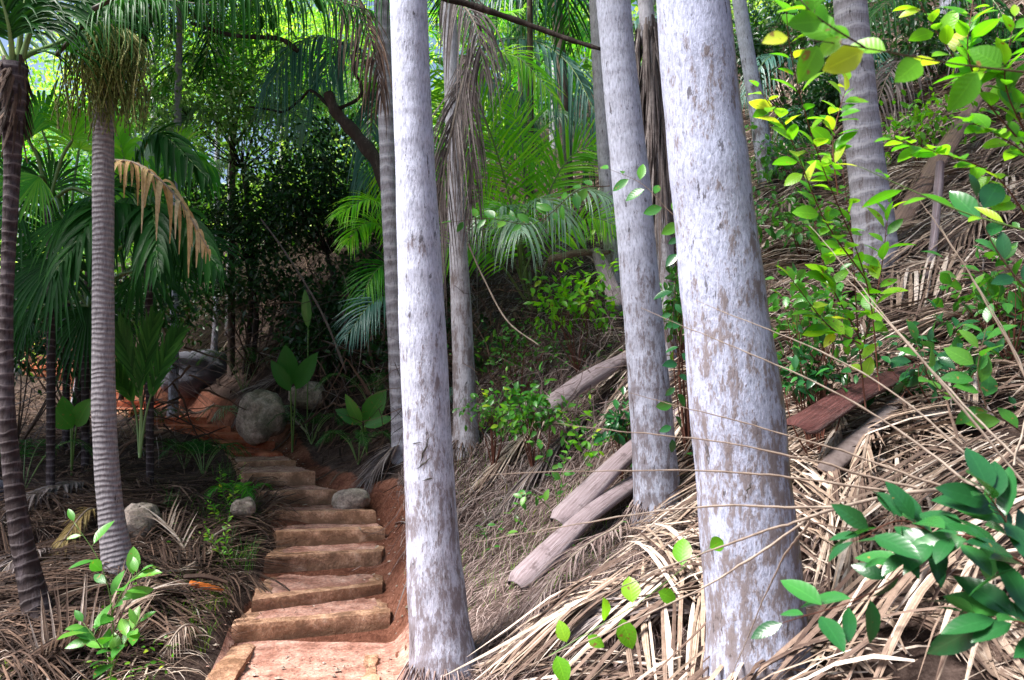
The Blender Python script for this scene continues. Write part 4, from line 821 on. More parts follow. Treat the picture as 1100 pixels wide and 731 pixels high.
# more big shaded fan leaves massed behind the two left trunks
t = thing('fan_palm', 'dark fan palm massed behind the two left trunks, leaves overlapping', 'palm', on(95, 430, 8.4))
hub = W(95, 330, 8.3); g = Geo(); tube(g, spline([on(95, 430, 8.4) - A(0, 0, .1), W(92, 380, 8.4), hub], 8), .04, 8); g.build('trunk', M['bark_dark'], t)
for cx, cy, ox, oz, r, mt, d in [(40, 290, -.8, -.3, .75, 'frond_shade_tint', 8.0), (70, 260, -.2, .4, .75, 'frond_shade_tint', 8.3), (120, 255, .5, .3, .75, 'frond_shade_tint', 8.3), (150, 290, .9, -.2, .75, 'frond_shade_tint', 8.0), (95, 330, .1, -.9, .6, 'frond_shade_tint', 7.8), (30, 340, -.8, -.6, .6, 'frond_shade_tint', 8.2), (180, 270, .9, -.4, .6, 'frond_shade_tint', 8.6), (55, 205, -.2, .9, .6, 'frond_deep', 8.8), (135, 225, .3, .9, .6, 'frond_deep', 8.8)]:
    c = W(cx, cy, d); fan(t, c, A(ox, -.2, oz), A(0, -1, .8), [M['rachis_g'], M[mt]], petiole=(hub, (hub + c) / 2 + A(0, 0, .1)), r=r, spread=190, droop=.35)
t = thing('fan_palm', 'pleated fan palm high at the left with leaves glowing against the sky', 'palm', on(75, 380, 9.5))
hub = W(75, 240, 9.4); g = Geo(); tube(g, spline([on(75, 380, 9.5) - A(0, 0, .1), W(72, 300, 9.5), hub], 8), .04, 8); g.build('trunk', M['bark_dark'], t)
for cx, cy, ox, oz, r, mt, d in [(85, 160, .2, .9, .7, 'frond_lime', 9.4), (45, 140, -.5, .8, .8, 'frond', 9.3), (190, 165, .7, .5, .6, 'frond_lime', 9.6), (150, 180, .6, .6, .7, 'frond_pale', 9.2), (20, 200, -.8, .3, .8, 'frond_deep', 9.2), (135, 215, .8, -.1, .7, 'frond', 9.1)]:
    c = W(cx, cy, d); fan(t, c, A(ox, -.2, oz), A(0, -1, .6), [M['rachis_g'], M[mt]], petiole=(hub, (hub + c) / 2 + A(0, 0, .1)), r=r, spread=180, droop=.35)
palm_clump('feather_palm', 'grey-green feather palm arching over the dark slope at the top right', on(1000, 90, 10.5), [
    ([(1010, 90, 10.5), (1000, 20, 10.3), (960, 0, 10), (915, 40, 9.6)], dict()), ([(1010, 90, 10.5), (1020, 10, 10.2), (1060, -5, 9.8), (1095, 50, 9.4)], dict()), ([(1010, 90, 10.5), (985, 60, 10.1), (955, 80, 9.7), (935, 140, 9.4)], dict(mats=('rachis_p', 'dry_grey'))),
    ([(1010, 90, 10.5), (1030, 60, 10), (1060, 80, 9.6), (1080, 140, 9.3)], dict(mats=('rachis_p', 'dry_grey')))], ('rachis_g', 'frond_shade_tint'), n=38, plane=A(0, -.6, 1), droop=.9, width=.03, ll=.55, rw=.016, start=.2)
palm_clump('feather_palm', 'dim palm between the shaggy trunk and the narrow white palm', on(750, 260, 11), [
    ([(690, 240, 11), (690, 150, 10.8), (660, 130, 10.4), (630, 190, 10)], dict()), ([(690, 240, 11), (705, 150, 10.8), (745, 130, 10.4), (790, 190, 10)], dict()), ([(840, 240, 11), (835, 150, 10.8), (850, 130, 10.4), (880, 190, 10)], dict())], ('rachis_g', 'frond_shade_tint'), n=38, plane=A(0, -.6, 1), droop=.8, width=.03, ll=.55, rw=.016, start=.2)
# small feathery seedlings by the steps
def seedling(label, px_, py_, d, n, L, mat, spread=1.0, group='palm seedlings beside the steps', ll=.14):
    b = on(px_, py_, d); t = thing('palm_seedling', label, 'palm seedling', b, group)
    for k in range(n):
        a = k * 2.4 + rng.random(); h = A(math.cos(a), math.sin(a), 0) * spread; p = [b, b + h * L * .3 + A(0, 0, L * .55), b + h * L * .7 + A(0, 0, L * .75), b + h * L * 1.05 + A(0, 0, L * .5)]
        frond(t, p, [M['rachis_g'], M[mat]], ll=ll, n=20, droop=.4, width=.012, rw=.005, start=.3, seg=4)
for a in [('feathery seedling with blue-green fronds left of the upper steps', 218, 520, 8.4, 7, .42, 'frond_shade_tint'), ('dark little palm by the left end of the highest steps', 198, 500, 9.0, 6, .4, 'frond_shade_tint'),
          ('tiny seedling on the step edge with yellow-green fronds', 258, 528, 7.4, 5, .28, 'frond'), ('seedling with pale fronds right above the broad-leaved plant near the boulder', 272, 412, 10.2, 7, .6, 'frond_pale'),
          ('palm seedling on the dark bank above the stone', 385, 492, 8.2, 7, .42, 'frond_shade_tint'), ('seedling sprouting beside the foot of the hanging-frond palm', 470, 470, 8.3, 6, .4, 'frond_blue'),
          ('feathery seedling left of the granite slab', 150, 470, 10, 7, .5, 'frond_shade_tint'), ('palm seedling growing in the dark at the far left', 25, 520, 7.5, 7, .6, 'frond_shade_tint'), ('palm seedling shading the bluish granite slab', 262, 385, 12, 8, .8, 'frond_shade_tint'),
          ('drooping seedling between the crooked limb and the white trunk foot', 405, 415, 9.2, 8, .7, 'frond_shade_tint'), ('seedling on the bank above the highest steps', 335, 455, 9.4, 6, .45, 'frond_shade_tint')]:
    seedling(*a)

# ---- dark-leaved shrubs added to fill gaps that are only shade
SH = 'shrubs added as dark fill for shade'
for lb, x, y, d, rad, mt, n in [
    ('shade-filling bush left of the fan palm trunk at the frame edge', 20, 360, 9.5, (1.0, .7, .8), 'dark', 2200), ('shade-filling bush behind the two left trunks', 85, 350, 11.5, (1.2, .8, .8), 'dark', 2500),
    ('shade-filling bush under the silvery tree, above the granite slab', 275, 310, 12.5, (1.1, .8, .7), 'dark', 2600), ('shade-filling bush behind the crooked limb', 385, 330, 11.2, (.9, .7, .8), 'dark', 2500),
    ('shade-filling bush in the hollow left of the hanging-frond palm', 455, 380, 9.8, (.6, .6, .6), 'dark', 1600), ('shade-filling bush in the gap right of the hanging-frond palm', 540, 400, 9.2, (.5, .5, .5), 'dark', 900),
    ('shade-filling shrub beside the slim bluish-white trunk', 165, 340, 14, (1.2, .8, 1.0), 'dark', 2500), ('shade-filling bush on the slope behind the ringed pale palm', 905, 120, 10.5, (.9, .6, .5), 'dark', 1700), ('shade-filling bush high at the right edge of the slope', 1060, 60, 10, (.9, .6, .45), 'dark', 1700),
    ('shade-filling bush between the narrow white palm and the bright spray', 850, 60, 12, (.9, .6, .8), 'dark', 1900), ('shade-filling bush under the white stump of trunk', 985, 50, 11.5, (.9, .6, .5), 'dark', 1700),
    ('shade-filling shrub low behind the broad leaves', 345, 385, 10.8, (.6, .5, .5), 'dark', 1300)]:
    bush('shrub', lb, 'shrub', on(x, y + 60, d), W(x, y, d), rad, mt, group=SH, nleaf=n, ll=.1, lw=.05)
# leafy undergrowth on the right bank
BK = 'leafy shrubs on the right bank'
for lb, x, y, d, rad, mt, n, ll in [
    ('bright small shrub on the bank left of the lavender-grey trunk', 620, 330, 7.6, (.38, .3, .35), 'bright', 330, .085), ('low bright shrub above the two fallen sheaths', 575, 450, 6.6, (.30, .25, .30), 'mid', 330, .07),
    ('pale green weeds under the dark overhang near the centre', 560, 380, 7.8, (.4, .3, .3), 'mid', 300, .06), ('bushy green plant between the lavender-grey and the thickest trunk, upper', 738, 350, 5.6, (.18, .2, .38), 'mid', 230, .08),
    ('dark leafed plant between the two big trunks at sheath height', 668, 455, 5.9, (.14, .15, .18), 'glossy', 120, .08), ('leafy plant right of the thickest trunk, rooted in the straw', 868, 345, 4.6, (.28, .25, .3), 'mid', 260, .075),
    ('dark shrub right of the thickest trunk near the red sheath', 880, 405, 4.5, (.25, .2, .18), 'glossy', 170, .08), ('green shrub on the straw slope left of the ringed pale palm', 865, 240, 7.2, (.5, .35, .35), 'mid', 330, .09),
    ('weedy shrub up the slope beside the narrow white palm', 850, 180, 9.5, (.6, .4, .45), 'mid', 420, .09), ('bright weeds at the top of the straw slope', 990, 140, 8.2, (.5, .35, .35), 'bright', 300, .09),
    ('low ground plant beside the foot of the white trunk', 530, 450, 7.0, (.22, .2, .18), 'mid', 150, .06), ('young green shrub at the right edge above the straw', 1085, 330, 4.6, (.35, .3, .35), 'mid', 200, .10),
    ('leafy weeds behind the straw pile at the right', 1020, 400, 4.4, (.35, .3, .22), 'glossy', 170, .09)]:
    bush('shrub', lb, 'shrub', on(x, y + 40, d), W(x, y, d), rad, mt, group=BK, nleaf=n, nst=12, ll=ll, lw=ll * .55, sr=.006, stemmat='stem_red', clump=.22, seg=6)
plant('shrub', 'slender weed with round leaves on the slope by the fallen sheaths', 'shrub', [[(600, 545, 5.6), (590, 500, 5.6), (570, 470, 5.5)], [(600, 545, 5.6), (605, 505, 5.5), (612, 480, 5.5)], [(590, 545, 5.5), (570, 530, 5.4), (555, 545, 5.4)]], 'mid', 'stem_green', BK, n=12, ll=.07, lw=.04, sr=.003)
for k, (lb, x, y, d) in enumerate([('tall weed by the left fallen sheath', 540, 470, 6.6), ('weed with pale leaves right of the dark overhang', 655, 300, 7.6), ('weed rooted under the upper sheath', 630, 500, 6.0)]):
    b = (x, y, d); plant('shrub', lb, 'shrub', [[b, (x - 10, y - 30, d), (x - 25, y - 55, d)], [b, (x + 8, y - 35, d), (x + 4, y - 70, d)], [b, (x + 20, y - 25, d), (x + 40, y - 40, d)]], 'bright', 'stem_green', BK, n=11, ll=.08, lw=.045, sr=.003)

# ---- palm litter: fallen fronds, one by one
FR = 'fallen dry palm fronds'
def fallen(label, x0, y0, x1, y1, ll=.5, n=36, mat='dry', lift=.04, mid=.1, width=.022, ang=(45, 15), name='dry_frond', rmat='rachis_p', ragged=.2, rw=.014, side=0., droop=.3, d0=1.6, v=.25, start=.08):
    a = hit(x0, y0, d0); b = hit(x1, y1, d0); m = (a + b) / 2 + side * np.cross(unit(b - a), A(0, 0, 1))
    P = []
    for q in np.linspace(0, 1, 6):
        p = a * (1 - q) ** 2 + 2 * m * q * (1 - q) + b * q * q; z = float(H(p[0], p[1], False)); p = A(p[0], p[1], max(z + lift, p[2] * .5 + z * .5) + mid * 4 * q * (1 - q)); P.append(p)
    nrm = A(-(H(a[0] + .2, a[1], False) - H(a[0] - .2, a[1], False)) / .4, -(H(a[0], a[1] + .2, False) - H(a[0], a[1] - .2, False)) / .4, 1)
    return loose_frond(name, label, 'palm frond', P, [M[rmat], M[mat]], FR, ll=ll, n=n, plane=nrm, droop=droop, width=width, ang=ang, rw=rw, start=start, ragged=ragged, v=v, conform=.01)
FF = [
 ('long straw frond sweeping down from the thickest trunk to the bottom edge', 860, 590, 560, 728, dict(ll=.5, n=50, ang=(22, 8), width=.02)),
 ('straw frond along the bottom edge left of the thickest trunk', 745, 640, 520, 729, dict(ll=.45, n=46, ang=(25, 10), width=.018)),
 ('straw frond whose comb of leaflets hangs by the lavender-grey trunk foot', 690, 600, 740, 545, dict(ll=.32, n=30, ang=(75, 60), width=.024, mid=.05)),
 ('dull straw frond between the thickest trunk and the vine leaves', 770, 680, 600, 700, dict(ll=.4, n=40, ang=(28, 10), mat='dry_grey')),
 ('pale straw frond hanging vertically right of the thickest trunk', 905, 430, 890, 640, dict(ll=.32, n=30, ang=(18, 8), width=.026, mid=.18, v=.4)),
 ('second pale vertical straw frond, closer to the glossy leaves', 945, 440, 900, 728, dict(ll=.35, n=34, ang=(16, 6), width=.022, mid=.2, v=.4)),
 ('wide straw frond heaped across the slope at the right edge', 1098, 330, 870, 440, dict(ll=.55, n=50, ang=(30, 12), width=.024, mid=.12)),
 ('bleached straw frond fanned below the right-edge shrub', 1095, 390, 930, 520, dict(ll=.5, n=50, ang=(35, 15), width=.02, mid=.12)),
 ('big bleached frond above the red sheath', 1060, 290, 850, 330, dict(ll=.5, n=46, ang=(35, 15), width=.024, mid=.1)),
 ('straw frond crossing under the glossy leaves at the bottom right corner', 960, 650, 1099, 722, dict(ll=.4, n=40, ang=(14, 6), width=.03, mid=.1)),
 ('second straw frond along the bottom right corner, nearest the camera', 930, 690, 1080, 729, dict(ll=.35, n=36, ang=(16, 6), width=.026, mid=.06)),
 ('shadowed straw frond behind the glossy leaves', 1090, 560, 900, 590, dict(ll=.35, n=36, ang=(25, 10), mat='dry_brown', mid=.04)),
 ('straw frond sloping down just left of the ringed pale palm', 930, 300, 835, 260, dict(ll=.5, n=40, ang=(40, 15), mat='dry')),
 ('brown frond at the foot of the ringed pale palm', 960, 330, 860, 300, dict(ll=.5, n=40, ang=(40, 15), mat='dry_brown')),
 ('grey frond draped high on the slope near the white stump', 1040, 130, 960, 210, dict(ll=.6, n=44, ang=(30, 12), mat='dry_grey')),
 ('straw frond draped high at the right edge', 1098, 130, 990, 200, dict(ll=.6, n=44, ang=(35, 12))),
 ('bleached frond behind the blue-green leaves at the right edge', 1098, 220, 1000, 300, dict(ll=.6, n=44, ang=(35, 12))),
 ('frond lying across the slope under the narrow white palm', 900, 190, 790, 240, dict(ll=.6, n=40, ang=(35, 12))),
 ('grey frond behind the thickest trunk at mid height', 840, 300, 730, 330, dict(ll=.5, n=40, ang=(35, 12), mat='dry_grey')),
 ('frond fanned over the bank at the foot of the hanging-frond palm', 600, 440, 510, 530, dict(ll=.55, n=54, ang=(20, 8), width=.018, mid=.06)),
 ('second frond fanned over the same bank, lower edge', 640, 450, 530, 560, dict(ll=.5, n=50, ang=(22, 8), width=.016, mat='dry_grey')),
 ('thin grey frond on the bank below the fallen sheaths', 680, 560, 560, 690, dict(ll=.4, n=44, ang=(30, 15), width=.012, mat='fibre')),
 ('frond caught on the dark ledge near the centre', 640, 262, 585, 300, dict(ll=.5, n=36, ang=(40, 20), mat='dry_grey')),
 ('brown frond drooping over the dark hollow near the centre', 560, 330, 520, 410, dict(ll=.5, n=36, ang=(30, 15), mat='dry_brown')),
 ('spiky dry frond fanning up by the orange husk', 205, 615, 150, 560, dict(ll=.42, n=26, ang=(50, 5), width=.014, mid=.12, v=.7, start=.02)),
 ('long pinkish dry frond from the grey ringed palm toward the steps', 120, 660, 285, 560, dict(ll=.45, n=48, ang=(22, 8), width=.018, mid=.05)),
 ('dry frond lying beside the steps above the orange husk', 200, 610, 288, 572, dict(ll=.3, n=34, ang=(20, 8), width=.018, mat='dry_brown')),
 ('golden dry frond leaning between the two left trunks', 105, 555, 48, 615, dict(ll=.3, n=30, ang=(20, 8), width=.03, mat='dry_gold', mid=.12)),
 ('broad grey frond lying at the left edge between the trunks', 100, 525, 0, 570, dict(ll=.45, n=40, ang=(25, 10), width=.03, mat='dry_grey', mid=.12)),
 ('grey shredded frond at the left edge below the boulder', 60, 600, -10, 640, dict(ll=.4, n=40, ang=(40, 15), width=.02, mat='dry_grey')),
 ('brown frond across the foot of the dark leaning palm', 140, 640, 0, 700, dict(ll=.5, n=50, ang=(22, 8), width=.02, mat='dry_brown')),
 ('spiky upright dry frond at the bottom left corner', 30, 731, 150, 700, dict(ll=.42, n=30, ang=(85, 60), width=.016, mid=.05, v=1.1, droop=0)),
 ('dry frond lying along the bottom edge left of the sapling', 90, 725, 200, 640, dict(ll=.4, n=44, ang=(25, 10), width=.016)),
 ('second brown frond between the dark leaning palm and the glossy sapling', 130, 690, 10, 728, dict(ll=.4, n=44, ang=(25, 10), width=.018, mat='dry_brown')),
 ('small bleached frond in the grass below the orange husk', 215, 690, 175, 715, dict(ll=.2, n=24, ang=(50, 20), width=.01)),
 ('dark frond in the hollow above the upper steps', 330, 470, 250, 440, dict(ll=.5, n=36, ang=(35, 12), mat='dry_grey')),
 ('grey frond fallen over the tan boulder', 335, 400, 250, 460, dict(ll=.5, n=40, ang=(30, 12), mat='dry_grey', width=.03)),
 ('pale bent frond by the slim bluish-white trunk', 245, 370, 215, 420, dict(ll=.4, n=26, ang=(20, 8), width=.045, mid=.15)),
 ('brown frond on the dark bank right of the upper steps', 430, 440, 350, 480, dict(ll=.5, n=40, ang=(30, 12), mat='dry_brown')),
 ('brown frond hanging toward the stone on the steps', 440, 480, 395, 520, dict(ll=.45, n=40, ang=(30, 12), mat='dry_grey')),
 ('brown fronds edge under the fan palm shade', 110, 470, 40, 500, dict(ll=.5, n=40, ang=(30, 12), mat='dry_brown')),
 ('shaded dry frond behind the pleated sapling', 230, 440, 150, 455, dict(ll=.5, n=40, ang=(30, 12), mat='dry_brown')),
 ('straw frond up the slope between thickest trunk and red sheath', 960, 370, 850, 390, dict(ll=.4, n=40, ang=(30, 12), mat='dry')),
 ('grey frond in the straw just above the glossy leaves', 1080, 470, 960, 480, dict(ll=.4, n=40, ang=(35, 12), mat='dry_grey', mid=.1)),
]
for f in FF:
    fallen(f[0], *f[1:5], **f[5])

# stuff: loose straw and fibres that nobody could count
def litter(name, n, region, size, width, mat, aim=None, spread=1.0, lift=.02, hump=.03, seg=5, keep=None, curl=.3, bundle=0):
    x0, x1, y0, y1 = region; m = int(n * 1.0); x = rng.uniform(x0, x1, m * 3); y = rng.uniform(y0, y1, m * 3)
    d, tz, tw = trail(x, y); ok = d > tw + (.22 if width > .008 else .1)
    if keep is not None: ok &= keep(x, y)
    x, y = x[ok][:m], y[ok][:m]; m = len(x)
    a = (aim if aim is not None else 0) + rng.normal(0, spread, m); q = np.linspace(-.5, .5, seg); L = rng.uniform(*size, m)
    lf_ = rng.random(m) * lift
    if bundle:
        nb = m // bundle; k = np.arange(m) % nb; cx, cy, ca = x[k], y[k], a[k]; off = rng.uniform(-.18, .18, m); al = rng.uniform(-.12, .12, m)
        x = cx + off * -np.sin(ca) + al * np.cos(ca); y = cy + off * np.cos(ca) + al * np.sin(ca); a = ca + rng.normal(0, .07, m) + off * 1.2; L = L[k] * rng.uniform(.8, 1.1, m); lf_ = lf_[k] + .02 * rng.random(m)
    bend = rng.normal(0, curl * (.12 if bundle else .7), m); aa = a[:, None] + bend[:, None] * q[None] * 2
    X = x[:, None] + np.cumsum(np.cos(aa), 1) * (L / seg)[:, None]; Y = y[:, None] + np.cumsum(np.sin(aa), 1) * (L / seg)[:, None]
    Z = H(X, Y, False) + lf_[:, None] + hump * rng.random((m, 1)) * (1 - (2 * q[None]) ** 2) + rng.uniform(-.2, .2, (m, 1)) * q[None] * L[:, None] * .5
    P = np.stack([X, Y, Z], -1); sv = np.stack([-np.sin(aa), np.cos(aa), rng.normal(0, .3, (m, 1)) + 0 * aa], -1)
    w = width * rng.uniform(.5, 1.3, (m, 1)) * np.interp(q, [-.5, -.3, .3, .5], [.5, 1, .8, .1])[None]; g = Geo(); ribbons(g, P, sv, w, .35)
    if bundle:
        t_ = np.linspace(-.6, .45, 6); px_ = cx[:nb, None] + np.cos(ca[:nb, None]) * t_ * L[:nb, None]; py_ = cy[:nb, None] + np.sin(ca[:nb, None]) * t_ * L[:nb, None]
        pz_ = H(px_, py_, False) + lf_[:nb, None] + hump + .015; Wt = width * .9 * np.interp(t_, [-.6, .45], [1.3, .4])[None] * np.ones((nb, 1)); ribbons(g, np.stack([px_, py_, pz_], -1), np.stack([-np.sin(ca[:nb]), np.cos(ca[:nb]), 0 * ca[:nb]], -1), Wt, .9, rng.uniform(.1, .45, nb))
    o = g.build(name, M[mat])
    tag(o, kind='stuff'); return o
right_side = lambda x, y: (x > np.interp(y, TR[:, 1], TR[:, 0]))
left_side = lambda x, y: (x < np.interp(y, TR[:, 1], TR[:, 0]))
litter('straw_litter', 2400, (.9, 6, 2.2, 10), (.25, .8), .014, 'dry', aim=2.5, spread=.7, lift=.08, hump=.08, keep=lambda x, y: (x > .1 + .16 * y))
litter('straw_litter', 8500, (.6, 6.5, 2.4, 10), (.5, 1.1), .024, 'dry', aim=2.6, spread=.8, lift=.2, hump=.08, keep=lambda x, y: (x > .05 + .17 * y + .45 * ((y > 4.5) & (y < 6.6))), bundle=26)
litter('straw_litter', 2600, (1.5, 8, 8, 14), (.6, 1.3), .026, 'dry', aim=2.6, spread=.8, lift=.2, hump=.1, bundle=22)
litter('brown_litter', 2600, (-4.2, -1.6, 4.4, 8), (.35, .8), .014, 'dry_brown', aim=.5, spread=.8, lift=.1, hump=.06, keep=lambda x, y: left_side(x, y) & (x < -2.0), bundle=24)
litter('fibre_litter', 14000, (-1, 1.9, 3.6, 8.5), (.08, .35), .005, 'fibre', aim=.8, spread=.7, lift=.04, hump=.04, keep=right_side)
litter('brown_litter', 5000, (-.9, 5, 6, 13), (.15, .6), .014, 'dry_grey', aim=1.9, spread=.9, lift=.06, hump=.06, keep=right_side)
litter('brown_litter', 5200, (-4.2, -1.2, 4.2, 8), (.15, .55), .012, 'dry_brown', aim=.6, spread=.8, lift=.05, hump=.05, keep=lambda x, y: left_side(x, y) & (x < -2.1 - .1 * (y - 5)))
litter('straw_litter', 1500, (-4.2, -1.2, 4.2, 7), (.1, .4), .009, 'dry', aim=.6, spread=.9, lift=.05, hump=.05, keep=left_side)
litter('brown_litter', 5000, (-9, 0, 8, 16), (.2, .7), .02, 'dry_brown', aim=.6, spread=1.2, lift=.08, hump=.08)
litter('straw_litter', 2500, (1.0, 7, 7, 14), (.3, .9), .02, 'dry', aim=2.5, spread=.9, lift=.1, hump=.1)
def grass(n, region, hgt, keep, mat='mid', w=.004):
    x0, x1, y0, y1 = region; x = rng.uniform(x0, x1, n); y = rng.uniform(y0, y1, n); d, tz, tw = trail(x, y); ok = (d > tw + .08) & keep(x, y) & (fbm(x * 3, y * 3, 8, 2) > -.05); x, y = x[ok], y[ok]; m = len(x)
    a = rng.random(m) * 6.283; L = hgt * rng.uniform(.4, 1.2, m); q = np.linspace(0, 1, 4); ln = rng.uniform(.2, .9, m)
    P = np.stack([x[:, None] + np.cos(a)[:, None] * (ln * L)[:, None] * q ** 2, y[:, None] + np.sin(a)[:, None] * (ln * L)[:, None] * q ** 2, H(x, y)[:, None] + L[:, None] * q * (1 - .3 * q * ln[:, None])], -1)
    g = Geo(); ribbons(g, P, np.stack([-np.sin(a), np.cos(a), 0 * a], -1), np.full((m, 4), w) * np.interp(q, [0, 1], [1, .1])[None], .3); tag(g.build('grass', M[mat]), kind='stuff')
grass(6000, (-2.6, -1.2, 4.2, 7.5), .10, left_side, 'bright'); grass(2500, (-2.9, -1.4, 6.2, 8.6), .22, left_side, 'mid', .005); grass(1800, (-.8, .6, 4.6, 7.5), .08, right_side, 'bright')
def groundleaves(n, region, keep, mat, size=.05):
    x0, x1, y0, y1 = region; x = rng.uniform(x0, x1, n); y = rng.uniform(y0, y1, n); d, tz, tw = trail(x, y); ok = (d > tw + .1) & keep(x, y) & (fbm(x * 2, y * 2, 5, 2) > .1); x, y = x[ok], y[ok]; m = len(x)
    P = np.stack([x, y, H(x, y) + rng.uniform(.01, .12, m)], -1); g = Geo(); L = size * rng.uniform(.6, 1.3, m)
    leaf_ribbons(g, P, rng.normal(0, 1, (m, 3)) * A(1, 1, .3), unit(rng.normal(0, .4, (m, 3)) + A(0, -.2, 1)), L, L * .55, .2, .25, 0, 5); tag(g.build('ground_cover', M[mat]), kind='stuff')
groundleaves(1500, (-2.6, -1.2, 4.2, 7.5), left_side, 'bright', .035); groundleaves(1600, (-.2, 2.4, 5.2, 10), right_side, 'mid', .06); groundleaves(900, (1.5, 5, 5, 11), right_side, 'mid', .07)

# loose stones, crumbs and shed leaves on the trail
def crumbs(name, n, size, mat, onstep=False):
    g = Geo(); y = rng.uniform(3.6, 13, n); cx = np.interp(y, TR[:, 1], TR[:, 0]); w_ = np.interp(y, TR[:, 1], TR[:, 3]); x = cx + w_ * rng.uniform(-1.15, 1.5, n)
    d, tz, tw = trail(x, y); ok = (y < 5.1) | (d > tw * .92); x, y = x[ok], y[ok]; m = len(x); z = np.maximum(H(x, y), np.where((y < 5.1) & (d[ok] < tw[ok]), .008, -9))
    oc = np.array([[1, 0, 0], [0, 1, 0], [-1, 0, 0], [0, -1, 0], [0, 0, 1], [0, 0, -1]], float); fs = np.array([[0, 1, 4, 4], [1, 2, 4, 4], [2, 3, 4, 4], [3, 0, 4, 4]])
    s_ = size * rng.uniform(.3, 1.6, m) ** 1.5; a = rng.random(m) * 6.28; rx = np.cos(a); ry = np.sin(a)
    V = oc[None] * (s_[:, None] * rng.uniform(.6, 1.2, (m, 6)))[..., None] * A(1, 1, .6); V = np.stack([V[..., 0] * rx[:, None] - V[..., 1] * ry[:, None], V[..., 0] * ry[:, None] + V[..., 1] * rx[:, None], V[..., 2]], -1) + np.stack([x, y, z + s_ * .2], -1)[:, None]
    # triangles as bent quads: split each side face in two with its midpoint
    mid = (V[:, :4] + np.roll(V[:, :4], -1, 1)) / 2 * 1.0; VV = np.concatenate([V[:, :5], mid], 1); q = np.array([[8, 0, 5, 4], [5, 1, 6, 4], [6, 2, 7, 4], [7, 3, 8, 4]])
    f = (np.arange(m) * 9)[:, None, None] + q[None]; co = np.zeros_like(VV) + rng.random((m, 1, 1)); g.add(VV, co, f.reshape(-1, 4)); tag(g.build(name, M[mat], smoothf=False), kind='stuff')
crumbs('gravel', 5500, .0055, 'gravel'); crumbs('gravel', 500, .013, 'rock')
def steplitter(n, mat, size, wd):
    k = rng.integers(0, 9, n); g = Geo(); P = []
    for q in k:
        fl, fr, z0, z1 = steps[q]; u = rng.uniform(.04, .98); nx_ = steps[q + 1]; v = rng.uniform(.05, .9); a_ = fl * (1 - u) + fr * u; b_ = nx_[0] * (1 - u) + nx_[1] * u; p = a_ * (1 - v) + b_ * v; P.append([p[0], p[1], z1 + .012])
    P = np.array(P); L = size * rng.uniform(.4, 1.4, n); leaf_ribbons(g, P, rng.normal(0, 1, (n, 3)) * A(1, 1, .08), unit(rng.normal(0, .2, (n, 3)) + A(0, 0, 1)), L, L * wd, -.1, .2, 0, 5); tag(g.build('step_litter', M[mat]), kind='stuff')
steplitter(160, 'dry_brown', .05, .15); steplitter(60, 'dry', .04, .4); steplitter(90, 'fibre', .07, .05)
# tangle of thin dead twigs over the shaded hollow
def tangle(n, x0, x1, y0, y1, h0, h1, L0, L1, r, mat):
    g = Geo(); q = np.linspace(0, 1, 6)
    x = rng.uniform(x0, x1, n); y = rng.uniform(y0, y1, n); dd_, _, tw_ = trail(x, y); kk = dd_ > tw_ + .35; x, y = x[kk], y[kk]; n = len(x); z = H(x, y, False) + rng.uniform(h0, h1, n); D = unit(rng.normal(0, 1, (n, 3)) * A(1, .6, .9) + A(0, 0, -.3)); L = rng.uniform(L0, L1, n)
    P = np.stack([x, y, z], -1)[:, None] + D[:, None] * (L[:, None] * q[None])[..., None]; P[..., 2] -= (rng.uniform(0, .5, n) * L)[:, None] * q[None] ** 2; P += rng.normal(0, .012, P.shape)
    w_ = r * rng.uniform(.5, 1.5, (n, 1)) * np.interp(q, [0, 1], [1, .3])[None]; ribbons(g, P, unit(np.cross(D, A(0, 1, .2))), w_, .6); tag(g.build('dead_twigs', M[mat]), kind='stuff')
tangle(700, -5.5, 0, 9, 13, .1, 1.4, .3, 1.3, .012, 'dry_grey'); tangle(500, -1.4, .6, 7.6, 9.5, 0, 1.0, .2, .8, .008, 'dry_brown'); tangle(350, -4, -1, 8.5, 12, .1, 1.2, .3, .9, .03, 'dry_brown'); tangle(700, .2, 2.2, 6.3, 9, 0, .5, .2, .7, .008, 'fibre')

# ---- palm sheaths (boat-shaped leaf bases)
def sheath(label, p0, p1, w, mat, depth=.6, name='palm_sheath', sag=.0, roll=0., taper=.6, lift=.04, cat='palm sheath', at_d=None):
    a = W(*p0); b = W(*p1); n, k = 26, 15; P = spline([a, (a + b) / 2 + A(0, 0, sag), b], n); T = unit(np.gradient(P, axis=0)); S = unit(np.cross(T, A(0, -.3, 1))); U = np.cross(S, T)
    q = np.linspace(0, 1, n); ww = w * (1 - (1 - taper) * q) * np.interp(q, [0, .015, .05, .12, .3, 1], [.55, .8, .9, .93, 1, .9]) * (1 + .08 * np.sin(q * 9 + w * 40))
    th = np.linspace(-2.0, 2.0, k) ; g = Geo(); 
    for off, flip in ((0, False), (-.006, True)):
        r = (ww / 2 + off)[:, None, None] * (1 + .05 * fbm(q[:, None] * 6 + th[None], th[None] * 2, 4, 2))[..., None]
        V = P[:, None] + r * (S[:, None] * np.sin(th + roll)[None, :, None] + U[:, None] * np.cos(th + roll)[None, :, None] * depth)
        co = np.zeros((n, k, 3)); co[..., 0] = th[None] * .5; co[..., 1] = q[:, None] * 3; co[..., 2] = .35 + .6 * q[:, None] * .5
        i, j = np.meshgrid(np.arange(n - 1), np.arange(k - 1), indexing='ij'); i = i.ravel(); j = j.ravel(); f = np.stack([i * k + j, (i + 1) * k + j, (i + 1) * k + j + 1, i * k + j + 1], 1)
        g.add(V, co, f[:, ::-1] if flip else f)
    tag(g.build(name, M[mat], loc=a), label, cat, 'fallen palm leaf bases')
